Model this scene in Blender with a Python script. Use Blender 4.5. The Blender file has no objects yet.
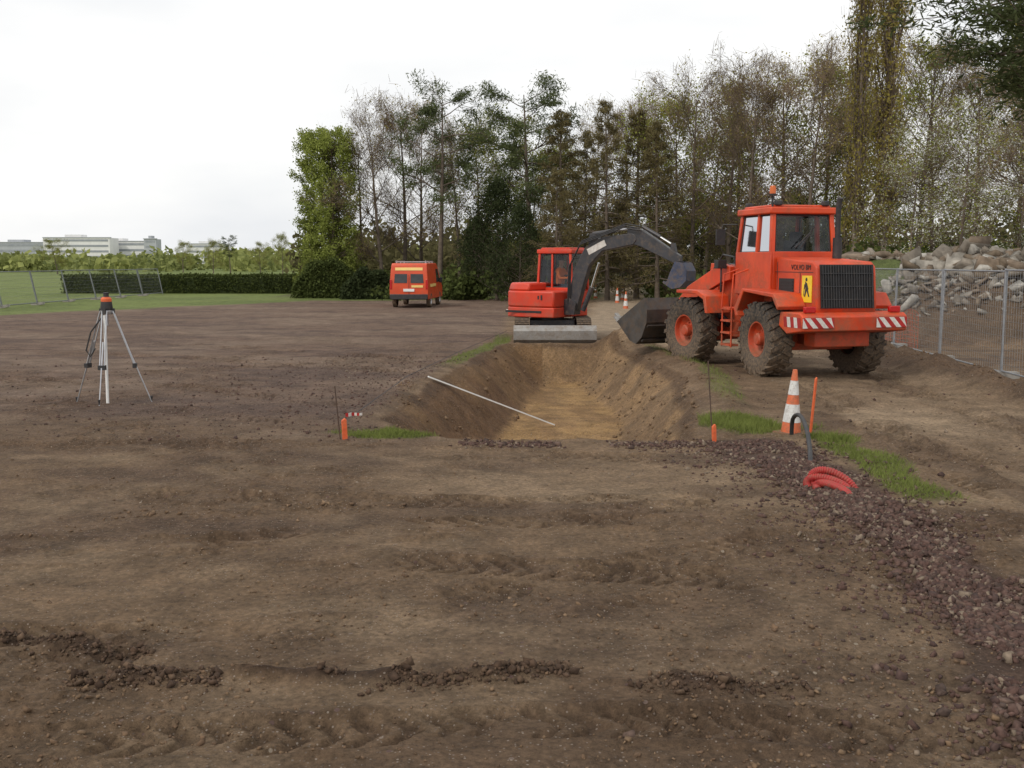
import bpy, bmesh, math, random
import numpy as np
from mathutils import Vector, Matrix
random.seed(7); rng=np.random.default_rng(7)
scene=bpy.context.scene
COL=scene.collection
rad=math.radians
scene.view_settings.view_transform='Standard'
scene.view_settings.look='None'
scene.view_settings.exposure=0
# ------------------------------------------------------------ camera
CAMH=2.15
cd=bpy.data.cameras.new('camera'); cam=bpy.data.objects.new('camera',cd); COL.objects.link(cam)
cam.location=(0,0,CAMH); cam.rotation_euler=(rad(90-6.63),0,0)
cd.lens=36.9; cd.sensor_width=36; cd.clip_end=6000; cd.clip_start=.05
scene.camera=cam
# ------------------------------------------------------------ world
SUN_EL=rad(42); SUN_AZ=rad(222)   # sun behind the camera, to its left
w=bpy.data.worlds.new('World'); scene.world=w; w.use_nodes=True
nt=w.node_tree; nt.nodes.clear()
out=nt.nodes.new('ShaderNodeOutputWorld'); bg=nt.nodes.new('ShaderNodeBackground')
sky=nt.nodes.new('ShaderNodeTexSky'); sky.sky_type='NISHITA'; sky.sun_disc=False
sky.sun_elevation=SUN_EL; sky.sun_rotation=SUN_AZ; sky.air_density=1.0; sky.dust_density=3
tc=nt.nodes.new('ShaderNodeTexCoord'); mp=nt.nodes.new('ShaderNodeMapping'); mp.inputs['Scale'].default_value=(1,1,3)
nz=nt.nodes.new('ShaderNodeTexNoise'); nz.inputs['Scale'].default_value=2.2; nz.inputs['Detail'].default_value=5
cr=nt.nodes.new('ShaderNodeValToRGB')
cr.color_ramp.elements[0].position=.3; cr.color_ramp.elements[0].color=(.78,.80,.83,1)
cr.color_ramp.elements[1].position=.58; cr.color_ramp.elements[1].color=(1,.995,.98,1)
vm=nt.nodes.new('ShaderNodeVectorMath'); vm.operation='SCALE'; vm.inputs['Scale'].default_value=11.0
mx=nt.nodes.new('ShaderNodeMixRGB'); mx.inputs[0].default_value=.93
nt.links.new(tc.outputs['Generated'],mp.inputs[0]); nt.links.new(mp.outputs[0],nz.inputs[0])
nt.links.new(nz.outputs[0],cr.inputs[0]); nt.links.new(cr.outputs[0],vm.inputs[0])
nt.links.new(sky.outputs[0],mx.inputs[1]); nt.links.new(vm.outputs[0],mx.inputs[2])
nt.links.new(mx.outputs[0],bg.inputs[0]); bg.inputs[1].default_value=.1
nt.links.new(bg.outputs[0],out.inputs[0])
sd=bpy.data.lights.new('sun','SUN'); sd.energy=1.5; sd.angle=rad(10); sd.color=(1,.93,.84)
so=bpy.data.objects.new('sun',sd); COL.objects.link(so)
sdir=Vector((math.sin(SUN_AZ)*math.cos(SUN_EL),math.cos(SUN_AZ)*math.cos(SUN_EL),math.sin(SUN_EL)))
so.rotation_euler=sdir.to_track_quat('Z','Y').to_euler(); so.location=(0,0,40)
# ------------------------------------------------------------ materials
def nodes(name):
    m=bpy.data.materials.new(name); m.use_nodes=True
    t=m.node_tree; b=t.nodes['Principled BSDF']; return m,t,b
def mat(name,c1,c2=None,scale=4,rough=.6,metal=0,bump=0,bscale=40,dirt=None,damt=.0,dlo=.45,low=None):
    m,t,b=nodes(name); c2=c2 or tuple(x*.8 for x in c1)
    tc=t.nodes.new('ShaderNodeTexCoord'); n=t.nodes.new('ShaderNodeTexNoise')
    n.inputs['Scale'].default_value=scale; n.inputs['Detail'].default_value=6; n.inputs['Roughness'].default_value=.65
    r=t.nodes.new('ShaderNodeValToRGB'); r.color_ramp.elements[0].position=.35; r.color_ramp.elements[1].position=.65
    r.color_ramp.elements[0].color=(*c2,1); r.color_ramp.elements[1].color=(*c1,1)
    t.links.new(tc.outputs['Object'],n.inputs[0]); t.links.new(n.outputs[0],r.inputs[0]); last=r.outputs[0]
    if dirt:
        n2=t.nodes.new('ShaderNodeTexNoise'); n2.inputs['Scale'].default_value=scale*2.3; n2.inputs['Detail'].default_value=9; n2.inputs['Roughness'].default_value=.75
        t.links.new(tc.outputs['Object'],n2.inputs[0]); src=n2.outputs[0]
        if low:
            g=t.nodes.new('ShaderNodeNewGeometry'); sx=t.nodes.new('ShaderNodeSeparateXYZ'); t.links.new(g.outputs['Position'],sx.inputs[0])
            mr=t.nodes.new('ShaderNodeMapRange'); mr.inputs[1].default_value=low[0]; mr.inputs[2].default_value=low[1]; mr.inputs[3].default_value=low[2]; mr.inputs[4].default_value=-.03
            t.links.new(sx.outputs[2],mr.inputs[0]); ad=t.nodes.new('ShaderNodeMath'); t.links.new(src,ad.inputs[0]); t.links.new(mr.outputs[0],ad.inputs[1]); src=ad.outputs[0]
        r2=t.nodes.new('ShaderNodeValToRGB'); r2.color_ramp.elements[0].position=dlo; r2.color_ramp.elements[1].position=dlo+.25
        r2.color_ramp.elements[0].color=(0,0,0,1); r2.color_ramp.elements[1].color=(damt,damt,damt,1)
        mm=t.nodes.new('ShaderNodeMixRGB'); mm.inputs[2].default_value=(*dirt,1)
        t.links.new(src,r2.inputs[0]); t.links.new(r2.outputs[0],mm.inputs[0]); t.links.new(last,mm.inputs[1]); last=mm.outputs[0]
        rr=t.nodes.new('ShaderNodeMapRange'); rr.inputs[3].default_value=rough; rr.inputs[4].default_value=.9; t.links.new(r2.outputs[0],rr.inputs[0]); t.links.new(rr.outputs[0],b.inputs['Roughness'])
    else: b.inputs['Roughness'].default_value=rough
    t.links.new(last,b.inputs['Base Color'])
    b.inputs['Metallic'].default_value=metal
    if bump:
        n3=t.nodes.new('ShaderNodeTexNoise'); n3.inputs['Scale'].default_value=bscale; n3.inputs['Detail'].default_value=5
        bp=t.nodes.new('ShaderNodeBump'); bp.inputs['Strength'].default_value=bump; bp.inputs['Distance'].default_value=.02
        t.links.new(tc.outputs['Object'],n3.inputs[0]); t.links.new(n3.outputs[0],bp.inputs['Height']); t.links.new(bp.outputs[0],b.inputs['Normal'])
    return m
MUD=(.18,.125,.08)
M={}
M['orange']=mat('loader_orange_paint',(.66,.070,.012),(.46,.042,.010),1.1,.45,dirt=(.17,.10,.058),damt=.8,dlo=.47,low=(.5,1.8,.13))
M['red']=mat('excavator_red_paint',(.64,.05,.016),(.50,.036,.014),1.5,.42,dirt=MUD,damt=.55,dlo=.49,low=(.4,1.4,.08))
M['vanred']=mat('van_red_paint',(.66,.080,.02),(.55,.062,.018),1.2,.4,dirt=MUD,damt=.45,dlo=.49,low=(.3,.9,.12))
M['black']=mat('black_plastic',(.018,.018,.02),(.03,.03,.032),6,.55,dirt=MUD,damt=.4,dlo=.52)
M['boom']=mat('dark_grey_paint',(.045,.045,.052),(.028,.028,.032),3,.38,dirt=MUD,damt=.6,dlo=.48)
M['rubber']=mat('tyre_rubber',(.022,.021,.02),(.035,.032,.03),8,.85,dirt=MUD,damt=.9,dlo=.42,bump=.3,low=(.0,1.3,.12))
M['steel']=mat('worn_bucket_steel',(.09,.082,.076),(.04,.036,.034),3,.5,.4,dirt=(.13,.088,.058),damt=.85,dlo=.44)
M['blade']=mat('pale_worn_blade_steel',(.34,.33,.31),(.24,.23,.22),3,.5,.3,dirt=(.2,.145,.10),damt=.85,dlo=.46)
M['chrome']=mat('hydraulic_rod_chrome',(.7,.7,.7),(.6,.6,.6),3,.18,1)
M['alu']=mat('aluminium',(.55,.56,.58),(.42,.43,.45),6,.35,.8)
M['galv']=mat('galvanised_steel',(.36,.38,.4),(.26,.27,.29),9,.5,.6)
M['galvd']=mat('dull_galvanised_steel',(.24,.255,.26),(.17,.18,.185),9,.6,.4)
M['white']=mat('white_paint',(.78,.78,.76),(.68,.68,.66),5,.5,dirt=MUD,damt=.3,dlo=.55)
M['wornw']=mat('worn_white_reflective',(.7,.68,.64),(.5,.47,.43),9,.5,dirt=(.4,.08,.03),damt=.5,dlo=.52)
M['redp']=mat('red_reflective',(.42,.012,.012),(.3,.01,.01),5,.4,dirt=MUD,damt=.3,dlo=.5)
M['cone']=mat('cone_orange',(.72,.17,.06),(.6,.12,.04),6,.5,dirt=MUD,damt=.8,dlo=.44)
M['conebase']=mat('muddy_cone_base',(.3,.12,.06),(.2,.11,.065),9,.7,dirt=MUD,damt=.95,dlo=.38)
M['conew']=mat('cone_band_white',(.68,.68,.66),(.55,.54,.52),12,.5,dirt=MUD,damt=.65,dlo=.48)
M['orp']=mat('orange_spray_paint',(.78,.15,.04),(.58,.09,.025),12,.6,dirt=MUD,damt=.6,dlo=.48)
M['yellow']=mat('yellow_sign',(.85,.62,.03),(.78,.55,.03),5,.5,dirt=MUD,damt=.2,dlo=.55)
M['livery']=mat('livery_yellow',(.85,.6,.18),(.8,.55,.2),3,.5)
M['rust']=mat('rusty_rod',(.06,.04,.03),(.1,.06,.04),20,.8)
M['hose']=mat('red_hose',(.42,.025,.022),(.30,.022,.02),10,.5,dirt=MUD,damt=.7,dlo=.44)
M['concrete']=mat('concrete',(.34,.32,.29),(.24,.225,.2),3,.9,bump=.5,bscale=14)
M['seat']=mat('seat_fabric',(.03,.03,.035),(.05,.05,.055),12,.9)
M['grille']=mat('grille_black',(.012,.012,.013),(.02,.02,.02),12,.6)
M['skin']=mat('skin',(.5,.3,.21),(.45,.26,.18),12,.55)
M['hivis']=mat('hi_vis_cloth',(.85,.2,.03),(.75,.15,.03),10,.8)
M['trouser']=mat('work_trousers',(.04,.05,.08),(.03,.035,.06),10,.9)
M['hair']=mat('hair',(.03,.02,.015),(.02,.015,.01),20,.8)
M['blue']=mat('blue_grey_steel',(.04,.065,.13),(.04,.048,.08),4,.45,.2,dirt=MUD,damt=.8,dlo=.42)
M['facade']=mat('white_facade',(.75,.75,.74),(.66,.66,.66),.2,.8)
M['facade2']=mat('grey_facade',(.42,.44,.47),(.36,.38,.4),.2,.8)
M['band']=mat('window_band_glass',(.25,.27,.3),(.32,.34,.36),.3,.3)
M['netting']=mat('orange_netting',(.50,.13,.06),(.36,.10,.05),7,.7,dirt=MUD,damt=.8,dlo=.45)
def lamp_mat(name,c):
    m,t,b=nodes(name); n=t.nodes.new('ShaderNodeTexNoise'); n.inputs['Scale'].default_value=30
    r=t.nodes.new('ShaderNodeMixRGB'); r.inputs[1].default_value=(*c,1); r.inputs[2].default_value=(*[x*.8 for x in c],1)
    t.links.new(n.outputs[0],r.inputs[0]); t.links.new(r.outputs[0],b.inputs['Base Color']); b.inputs['Roughness'].default_value=.15; return m
M['amber']=lamp_mat('amber_lens',(.6,.13,.02)); M['taillens']=lamp_mat('tail_lens',(.5,.01,.01))
def glass():
    m=bpy.data.materials.new('window_glass'); m.use_nodes=True; t=m.node_tree; t.nodes.clear()
    o=t.nodes.new('ShaderNodeOutputMaterial'); tr=t.nodes.new('ShaderNodeBsdfTransparent'); g=t.nodes.new('ShaderNodeBsdfGlossy'); mm=t.nodes.new('ShaderNodeMixShader')
    tr.inputs[0].default_value=(.6,.64,.64,1); g.inputs['Roughness'].default_value=.08; g.inputs[0].default_value=(.6,.62,.65,1)
    fr=t.nodes.new('ShaderNodeFresnel'); fr.inputs[0].default_value=1.25
    nz=t.nodes.new('ShaderNodeTexNoise'); nz.inputs['Scale'].default_value=3
    ma=t.nodes.new('ShaderNodeMath'); ma.operation='MULTIPLY_ADD'; ma.inputs[1].default_value=.08
    t.links.new(nz.outputs[0],ma.inputs[0]); t.links.new(fr.outputs[0],ma.inputs[2])
    t.links.new(ma.outputs[0],mm.inputs[0]); t.links.new(tr.outputs[0],mm.inputs[1]); t.links.new(g.outputs[0],mm.inputs[2]); t.links.new(mm.outputs[0],o.inputs[0]); return m
M['glass']=glass()
def darkglass():
    m,t,b=nodes('dark_glass'); n=t.nodes.new('ShaderNodeTexNoise'); n.inputs['Scale'].default_value=2
    r=t.nodes.new('ShaderNodeMixRGB'); r.inputs[1].default_value=(.02,.022,.025,1); r.inputs[2].default_value=(.05,.055,.06,1)
    t.links.new(n.outputs[0],r.inputs[0]); t.links.new(r.outputs[0],b.inputs['Base Color']); b.inputs['Roughness'].default_value=.08; return m
M['dglass']=darkglass()
def leafmat(name,ca,cb,scale=.7,trans=.25,vlo=.75,vhi=1.2):
    m=bpy.data.materials.new(name); m.use_nodes=True; t=m.node_tree; t.nodes.clear()
    o=t.nodes.new('ShaderNodeOutputMaterial'); d=t.nodes.new('ShaderNodeBsdfDiffuse'); tr=t.nodes.new('ShaderNodeBsdfTranslucent'); mm=t.nodes.new('ShaderNodeMixShader'); mm.inputs[0].default_value=trans
    tc=t.nodes.new('ShaderNodeTexCoord'); n=t.nodes.new('ShaderNodeTexNoise'); n.inputs['Scale'].default_value=scale; n.inputs['Detail'].default_value=8; n.inputs['Roughness'].default_value=.8
    r=t.nodes.new('ShaderNodeValToRGB'); r.color_ramp.elements[0].position=.36; r.color_ramp.elements[1].position=.64
    r.color_ramp.elements[0].color=(*cb,1); r.color_ramp.elements[1].color=(*ca,1)
    oi=t.nodes.new('ShaderNodeObjectInfo'); hs=t.nodes.new('ShaderNodeHueSaturation')
    mr=t.nodes.new('ShaderNodeMapRange'); mr.inputs[3].default_value=vlo; mr.inputs[4].default_value=vhi
    t.links.new(oi.outputs['Random'],mr.inputs[0]); t.links.new(mr.outputs[0],hs.inputs['Value'])
    t.links.new(tc.outputs['Object'],n.inputs[0]); t.links.new(n.outputs[0],r.inputs[0]); t.links.new(r.outputs[0],hs.inputs['Color'])
    t.links.new(hs.outputs[0],d.inputs[0]); t.links.new(hs.outputs[0],tr.inputs[0])
    t.links.new(d.outputs[0],mm.inputs[1]); t.links.new(tr.outputs[0],mm.inputs[2]); t.links.new(mm.outputs[0],o.inputs[0]); return m
M['bark']=mat('bark',(.16,.125,.095),(.09,.07,.053),5,.95)
M['barkl']=mat('bark_pale',(.24,.20,.15),(.15,.12,.09),5,.95)
M['twig']=leafmat('twigs',(.26,.195,.135),(.16,.12,.085),.5,.25)
M['lspring']=leafmat('leaf_spring',(.33,.35,.07),(.18,.20,.045),.7,.4)
M['lcol']=leafmat('leaf_column',(.34,.38,.10),(.20,.24,.06),.9,.4)
M['lpine']=leafmat('needle_pine',(.11,.13,.055),(.05,.065,.03))
M['llarch']=leafmat('needle_larch',(.23,.19,.09),(.13,.112,.055),.7,.35)
M['lpop']=leafmat('leaf_poplar',(.42,.36,.09),(.26,.22,.065),.7,.45)
M['ldark']=leafmat('leaf_evergreen',(.07,.088,.038),(.03,.04,.02),.9)
M['lhedge']=leafmat('leaf_hedge',(.11,.135,.042),(.055,.07,.025),1.5)
M['blossom']=leafmat('blossom_white',(.6,.6,.52),(.36,.37,.27),1)
M['lwood']=leafmat('leaf_distant_wood',(.34,.36,.12),(.13,.155,.065),.04)
M['lwood2']=leafmat('leaf_background_wood',(.21,.19,.085),(.11,.10,.055),.14,.35)
M['grass']=leafmat('grass_blades',(.21,.245,.07),(.12,.145,.04),2)
# ------------------------------------------------------------ mesh builder
class MB:
    def __init__(s): s.v=[];s.f=[];s.m=[]
    def add(s,vs,fs,m=0):
        o=len(s.v); s.v+=[tuple(p) for p in vs]
        for f in fs: s.f.append(tuple(i+o for i in f)); s.m.append(m)
    def box(s,c,d,m=0,R=None):
        hx,hy,hz=d[0]/2,d[1]/2,d[2]/2
        vs=[Vector((x,y,z)) for x in(-hx,hx) for y in(-hy,hy) for z in(-hz,hz)]
        if R is not None: vs=[R@p for p in vs]
        vs=[p+Vector(c) for p in vs]
        s.add(vs,[(0,1,3,2),(4,6,7,5),(0,4,5,1),(2,3,7,6),(0,2,6,4),(1,5,7,3)],m)
    def bx(s,x0,x1,y0,y1,z0,z1,m=0): s.box(((x0+x1)/2,(y0+y1)/2,(z0+z1)/2),(abs(x1-x0),abs(y1-y0),abs(z1-z0)),m)
    def prism(s,poly,y0,y1,m=0):
        n=len(poly); vs=[(x,y0,z) for x,z in poly]+[(x,y1,z) for x,z in poly]
        fs=[tuple(range(n)),tuple(range(2*n-1,n-1,-1))]+[(i,i+n,(i+1)%n+n,(i+1)%n) for i in range(n)]
        s.add(vs,fs,m)
    def tube(s,pts,rs,n=8,m=0,cap=True):
        pts=[Vector(p) for p in pts]; vs=[];N=len(pts)
        if not hasattr(rs,'__len__'): rs=[rs]*N
        up=None
        for i,p in enumerate(pts):
            d=(pts[min(i+1,N-1)]-pts[max(i-1,0)]); d=d.normalized() if d.length>1e-9 else Vector((0,0,1))
            if up is None:
                up=Vector((0,0,1)) if abs(d.z)<.9 else Vector((1,0,0))
            a=d.cross(up)
            if a.length<1e-4: a=d.cross(Vector((.3,1,.2)))
            a.normalize(); b=a.cross(d); up=b
            for k in range(n):
                t=2*math.pi*k/n; vs.append(p+(a*math.cos(t)+b*math.sin(t))*rs[i])
        fs=[(i*n+k,i*n+(k+1)%n,(i+1)*n+(k+1)%n,(i+1)*n+k) for i in range(N-1) for k in range(n)]
        if cap: fs+= [tuple(range(n-1,-1,-1)),tuple((N-1)*n+k for k in range(n))]
        s.add(vs,fs,m)
    def cyl(s,p0,p1,r0,r1=None,n=16,m=0): s.tube([p0,p1],[r0,r0 if r1 is None else r1],n,m)
    def lathe(s,prof,n=32,m=0,axis='y',c=(0,0,0),closed=False):
        vs=[];P=len(prof)
        for k in range(n):
            t=2*math.pi*k/n
            for r,h in prof:
                if axis=='y': vs.append((c[0]+r*math.cos(t),c[1]+h,c[2]+r*math.sin(t)))
                else: vs.append((c[0]+r*math.cos(t),c[1]+r*math.sin(t),c[2]+h))
        fs=[]
        for k in range(n):
            k2=(k+1)%n
            for i in range(P if closed else P-1):
                j=(i+1)%P; fs.append((k*P+i,k*P+j,k2*P+j,k2*P+i))
        s.add(vs,fs,m)
    def mesh(s,name,mats,smooth=None):
        me=bpy.data.meshes.new(name); me.from_pydata(s.v,[],s.f)
        for x in mats: me.materials.append(M[x])
        me.polygons.foreach_set('material_index',s.m)
        b=bmesh.new(); b.from_mesh(me); bmesh.ops.recalc_face_normals(b,faces=b.faces); b.to_mesh(me); b.free()
        if smooth:
            me.polygons.foreach_set('use_smooth',[True]*len(me.polygons)); me.set_sharp_from_angle(angle=rad(smooth))
        me.update(); return me
    def obj(s,name,mats,parent=None,loc=(0,0,0),rot=(0,0,0),smooth=35,bevel=0,**kw):
        if isinstance(mats,str): mats=[mats]
        o=bpy.data.objects.new(name,s.mesh(name,mats,smooth)); COL.objects.link(o)
        o.location=loc; o.rotation_euler=rot
        if parent: o.parent=parent
        if bevel:
            b=o.modifiers.new('bevel','BEVEL'); b.width=bevel; b.segments=2; b.limit_method='ANGLE'; b.angle_limit=rad(40)
        for k,v in kw.items(): o[k]=v
        return o
def root(name,loc,rotz=0,label='',category='',group=None,rot=None):
    e=bpy.data.objects.new(name,None); COL.objects.link(e); e.location=loc; e.rotation_euler=rot or (0,0,rotz); e.empty_display_size=.3
    e['label']=label; e['category']=category
    if group: e['group']=group
    return e
def np_mesh(name,V,F,mats,mi=None):
    me=bpy.data.meshes.new(name); k=F.shape[1]
    me.vertices.add(len(V)); me.vertices.foreach_set('co',V.astype(np.float32).ravel())
    me.loops.add(F.size); me.loops.foreach_set('vertex_index',F.astype(np.int32).ravel())
    me.polygons.add(len(F)); me.polygons.foreach_set('loop_start',np.arange(0,F.size,k,dtype=np.int32))
    for x in mats: me.materials.append(M[x])
    if mi is not None: me.polygons.foreach_set('material_index',mi.astype(np.int32))
    me.update(calc_edges=True); return me
def link(name,me,parent=None,**kw):
    o=bpy.data.objects.new(name,me); COL.objects.link(o)
    if parent: o.parent=parent
    for k,v in kw.items(): o[k]=v
    return o
def unit(a): return a/np.maximum(np.linalg.norm(a,axis=1,keepdims=True),1e-9)
def leaves(C,size,aspect=.6,axis=None):
    N=len(C); a=unit(rng.normal(size=(N,3))) if axis is None else unit(axis)
    b=unit(np.cross(a,rng.normal(size=(N,3)))); s=(size*rng.uniform(.6,1.4,N))[:,None]
    a=a*s*.5; b=b*s*.5*aspect
    V=np.stack([C-a-b*.5,C-b*1.0+a*.1,C+a,C+b],1).reshape(-1,3) if axis is None else np.stack([C-a-b,C+a-b*.5,C+a+b*.5,C-a+b],1).reshape(-1,3)
    return V,np.arange(4*N).reshape(N,4)
# ------------------------------------------------------------ numeric noise
T=rng.random((256,256))
def vn(x,y):
    xi=np.floor(x).astype(int); yi=np.floor(y).astype(int); fx=x-xi; fy=y-yi
    fx=fx*fx*(3-2*fx); fy=fy*fy*(3-2*fy)
    a=T[xi&255,yi&255];b=T[(xi+1)&255,yi&255];c=T[xi&255,(yi+1)&255];d=T[(xi+1)&255,(yi+1)&255]
    return (a*(1-fx)+b*fx)*(1-fy)+(c*(1-fx)+d*fx)*fy
def fbm(x,y,o=4):
    s=0;a=.5
    for i in range(o): s=s+a*vn(x*2**i+17*i,y*2**i+31*i); a*=.5
    return s/(1-.5**o)
def ss(x,a,b):
    t=np.clip((x-a)/(b-a),0,1); return t*t*(3-2*t)
def XL(y): return np.interp(y,[12.7,13.3,14.4,18.7,24.4,28],[-.75,-1.45,-1.85,-1.47,-.75,-.05])
def XR(y): return np.interp(y,[12.7,15,20,27,28],[2.3,2.75,3.3,2.9,2.6])
def trench(x,y):
    wob=(fbm(x*.6,y*.6,2)-.5)*.4+(fbm(x*3.3,y*3.3,2)-.5)*.06
    d=np.minimum(np.minimum((x-XL(y)+wob)/1.35,(XR(y)-x+wob)/1.25),np.minimum((y-12.75+wob*.4)/.6,(27.75-y)/.7))
    return np.clip(d,0,1)
RIDGE=[(11.6,35.5),(12.9,32.0),(14.2,30.2),(17,28.8),(24,28)]
def ridged(x,y):
    best=np.full(np.shape(x),1e9)
    for (ax,ay),(bx,by) in zip(RIDGE[:-1],RIDGE[1:]):
        vx,vy=bx-ax,by-ay; t=np.clip(((x-ax)*vx+(y-ay)*vy)/(vx*vx+vy*vy),0,1)
        best=np.minimum(best,np.hypot(x-ax-t*vx,y-ay-t*vy))
    return best
def track(x,y,x0,y0,x1,y1,bow,wd,depth,per=.17):
    L=math.hypot(x1-x0,y1-y0); ux,uy=(x1-x0)/L,(y1-y0)/L
    s=(x-x0)*ux+(y-y0)*uy; t=-(x-x0)*uy+(y-y0)*ux - bow*np.sin(np.clip(s/L,0,1)*math.pi) + .16*(vn(s*.7,s*0+x0*9)-.5)
    m=ss(s,0,.6)*ss(L-s,0,.6)*(1-ss(np.abs(t),wd*.75,wd))
    m=m*ss(fbm(x*.9+5+x0,y*1.1,3),.40,.54)
    lug=ss(np.sin((s+np.abs(t)*.8+.10*fbm(x*4,y*4,2))/per*2*math.pi),-.2,.5)*ss(fbm(x*3+x0,y*3,2),.32,.5)
    edge=np.exp(-((np.abs(t)-wd*1.08)/.04)**2)*ss(s,0,.6)*ss(L-s,0,.6)*ss(fbm(x*1.6+8+y0,y*1.6,3),.46,.6)
    return m*(-depth*.5-depth*.9*lug)+edge*depth*1.1*fbm(x*7,y*7,2), m*lug, edge
TRACKS=[(-5,5.2,4,4.7,.5,.20,.048),(-6,7.4,4.5,5.6,.9,.22,.036),(-6,5.9,3,7.0,-.5,.2,.032),(-7,8.0,2.6,9.6,-.8,.24,.040),(-7,10.8,2.4,9.5,-.7,.24,.036),(-4,4.3,3,4.5,.2,.2,.04),(-3,7.6,2.3,8.2,.7,.22,.036),
 (-9,12.4,2,11.4,.3,.3,.03),(-1,6.0,5,8.6,.5,.22,.03),(-12,17,-2.1,13.2,.8,.28,.035),(-14,20,-2.1,15.5,1.0,.28,.045),(-15,26,-1.8,20,1,.3,.05),(-18,30,-1.8,23,1.6,.3,.05),(-12,14,-1.5,24,1.2,.3,.04),
 (4.6,4,5.4,19,.35,.27,.065),(6.4,6,7.3,22,.3,.27,.065),(5.4,5,4.4,17,-.2,.25,.045),(3.4,3.6,6.8,11,.5,.25,.045),(7.2,8,6.6,20,.3,.25,.045)]
def ridge_y(x): return 5.28+.10*np.sin(x*1.3)+.05*np.sin(x*3.7)
def H(x,y,aux=None):
    x=np.asarray(x,float);y=np.asarray(y,float)
    near=1-ss(np.hypot(x,y),40,90)
    z=near*(.09*(fbm(x*.25,y*.25,3)-.5)+.05*(fbm(x*1.1,y*1.1,3)-.5))
    n2=1-ss(np.hypot(x,y),20,42)
    rough=fbm(x*.6+9,y*.6+3,3); r2=ss(rough,.48,.66)
    z=z+n2*((.014+.026*r2)*(fbm(x*4.2,y*4.2,3)-.5)+ (.006+.028*r2)*(fbm(x*13,y*13,3)-.5))
    cl=fbm(x*8+40,y*9+11,2); z=z+n2*.028*ss(cl,.62,.8)*r2
    tm=0;te=0
    for t in TRACKS:
        a,b,c=track(x,y,*t); z=z+n2*a; tm=np.maximum(tm,b); te=np.maximum(te,c)
    # torn-up ridge of soil thrown up by a turning tyre
    rm=0
    for (xa,xb,off) in((-2.3,.35,0),(-3.4,-2.0,.42),(.6,1.5,-.25)):
        q=np.exp(-((y-ridge_y(x)-off)/.075)**2)*ss(x,xa,xa+.3)*(1-ss(x,xb-.3,xb)); rm=np.maximum(rm,q*ss(fbm(x*3.1,y*3.1,2),.3,.5))
    z=z+rm*(.025+.05*fbm(x*9,y*9,3))
    if aux is not None: aux['tm']=tm*n2; aux['te']=te*n2; aux['rough']=r2*n2; aux['rm']=rm
    d=trench(x,y); s=d*d*(3-2*d)
    tv=1-ss(np.abs(d-.45),.25,.55)
    wn=np.where(x<.8,.55,1.0)
    z=z-.98*s+tv*(d>0)*wn*(.16*(fbm(x*1.3,y*1.3,3)-.5)+.035*(fbm(x*9,y*9,2)-.5))
    dr=np.abs(x-XR(y)-.35); z=z+.14*(1-ss(dr,0,.6))*ss(y,14,16)*(1-ss(y,26.5,28))*(.4+1.1*fbm(x*2,y*2,4))
    dl=np.abs(x-XL(y)+.2); z=z+.05*(1-ss(dl,0,.4))*ss(y,13.5,15)*(1-ss(y,26.5,28))*(.4+fbm(x*3,y*3,3))
    db=np.abs(x-8.35-.25*np.sin(y*.6)); z=z+.30*(1-ss(db,0,.8))*ss(y,10,15)*(1-ss(y,26,30))*(.3+1.2*fbm(x*2.3,y*2.3,4))
    dh=np.hypot((x-3.0)/1.0,(y-27.4)/1.3); z=z+.5*(1-ss(dh,0,1))*(.6+.7*fbm(x*3,y*3,3))
    z=z+np.clip(2.35*(1-ridged(x,y)/4.1),0,9)*(.75+.45*fbm(x*.7,y*.7,3))
    z=z+1.6*ss(x-.16*y,6,14)*ss(y,36,47)*(1-ss(y,90,160))
    return z
def Hs(x,y): return float(H(np.array([x]),np.array([y]))[0])
# ------------------------------------------------------------ ground sheet
def axis_x():
    a=list(np.arange(-4.2,4.6,.028)); s=.028; x=a[-1]
    R=[]
    while x<4200:
        s=s*1.022 if x<9 else s*1.06; s=min(s,.16) if x<16 else s
        x+=s; R.append(x)
    s=.028; x=a[0]; L=[]
    while x>-4200:
        s=s*1.03 if x>-9 else s*1.07; s=min(s,.18) if x>-16 else s
        x-=s; L.append(x)
    return np.array(L[::-1]+a+R)
def axis_y():
    a=list(np.arange(-12,3.0,.8))+list(np.arange(3.2,9,.024))+list(np.arange(9,13,.04))+list(np.arange(13,29,.08)); y=a[-1]; s=.1
    while y<5000:
        s*=1.04; y+=s; a.append(y)
    return np.array(a)
ax,ay=axis_x(),axis_y(); X,Y=np.meshgrid(ax,ay); AUX={}; Z=H(X,Y,AUX)
nx,ny=len(ax),len(ay)
V=np.stack([X,Y,Z],-1).reshape(-1,3)
i=np.arange((ny-1)*nx).reshape(ny-1,nx)[:,:-1].ravel()
F=np.stack([i,i+1,i+1+nx,i+nx],1)
def mixc(c,col,m): return c*(1-m[...,None])+np.array(col)*m[...,None]
n1=fbm(X*.35,Y*.35,4); n2=fbm(X*1.4+50,Y*1.4,4); n3=fbm(X*.22+7,Y*.5+.1*X,4); n4=fbm(X*.5+77,Y*1.1+.15*X,4)
C=np.zeros(X.shape+(3,))+np.array((.195,.130,.078))
C=mixc(C,(.140,.091,.057),ss(n1,.42,.62)*.8)
C=mixc(C,(.255,.180,.113),ss(n2,.5,.72)*.6)
C=mixc(C,(.275,.196,.124),ss(n3,.5,.66)*.5*(1-ss(Y,10,13)))
C=mixc(C,(.105,.067,.044),ss(n4,.54,.70)*.6)
redf=ss(Y+.25*X+(n2-.5)*3,11.5,15)*(1-ss(X-XL(Y),-.5,0)); C=mixc(C,(.150,.100,.075),redf*.85)
C=mixc(C,(.215,.155,.112),redf*ss(n3,.48,.6)*.6); C=mixc(C,(.100,.066,.052),redf*ss(n4,.50,.66)*.65)
sx=[0,5,8,10,13,20,28,60]
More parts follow.
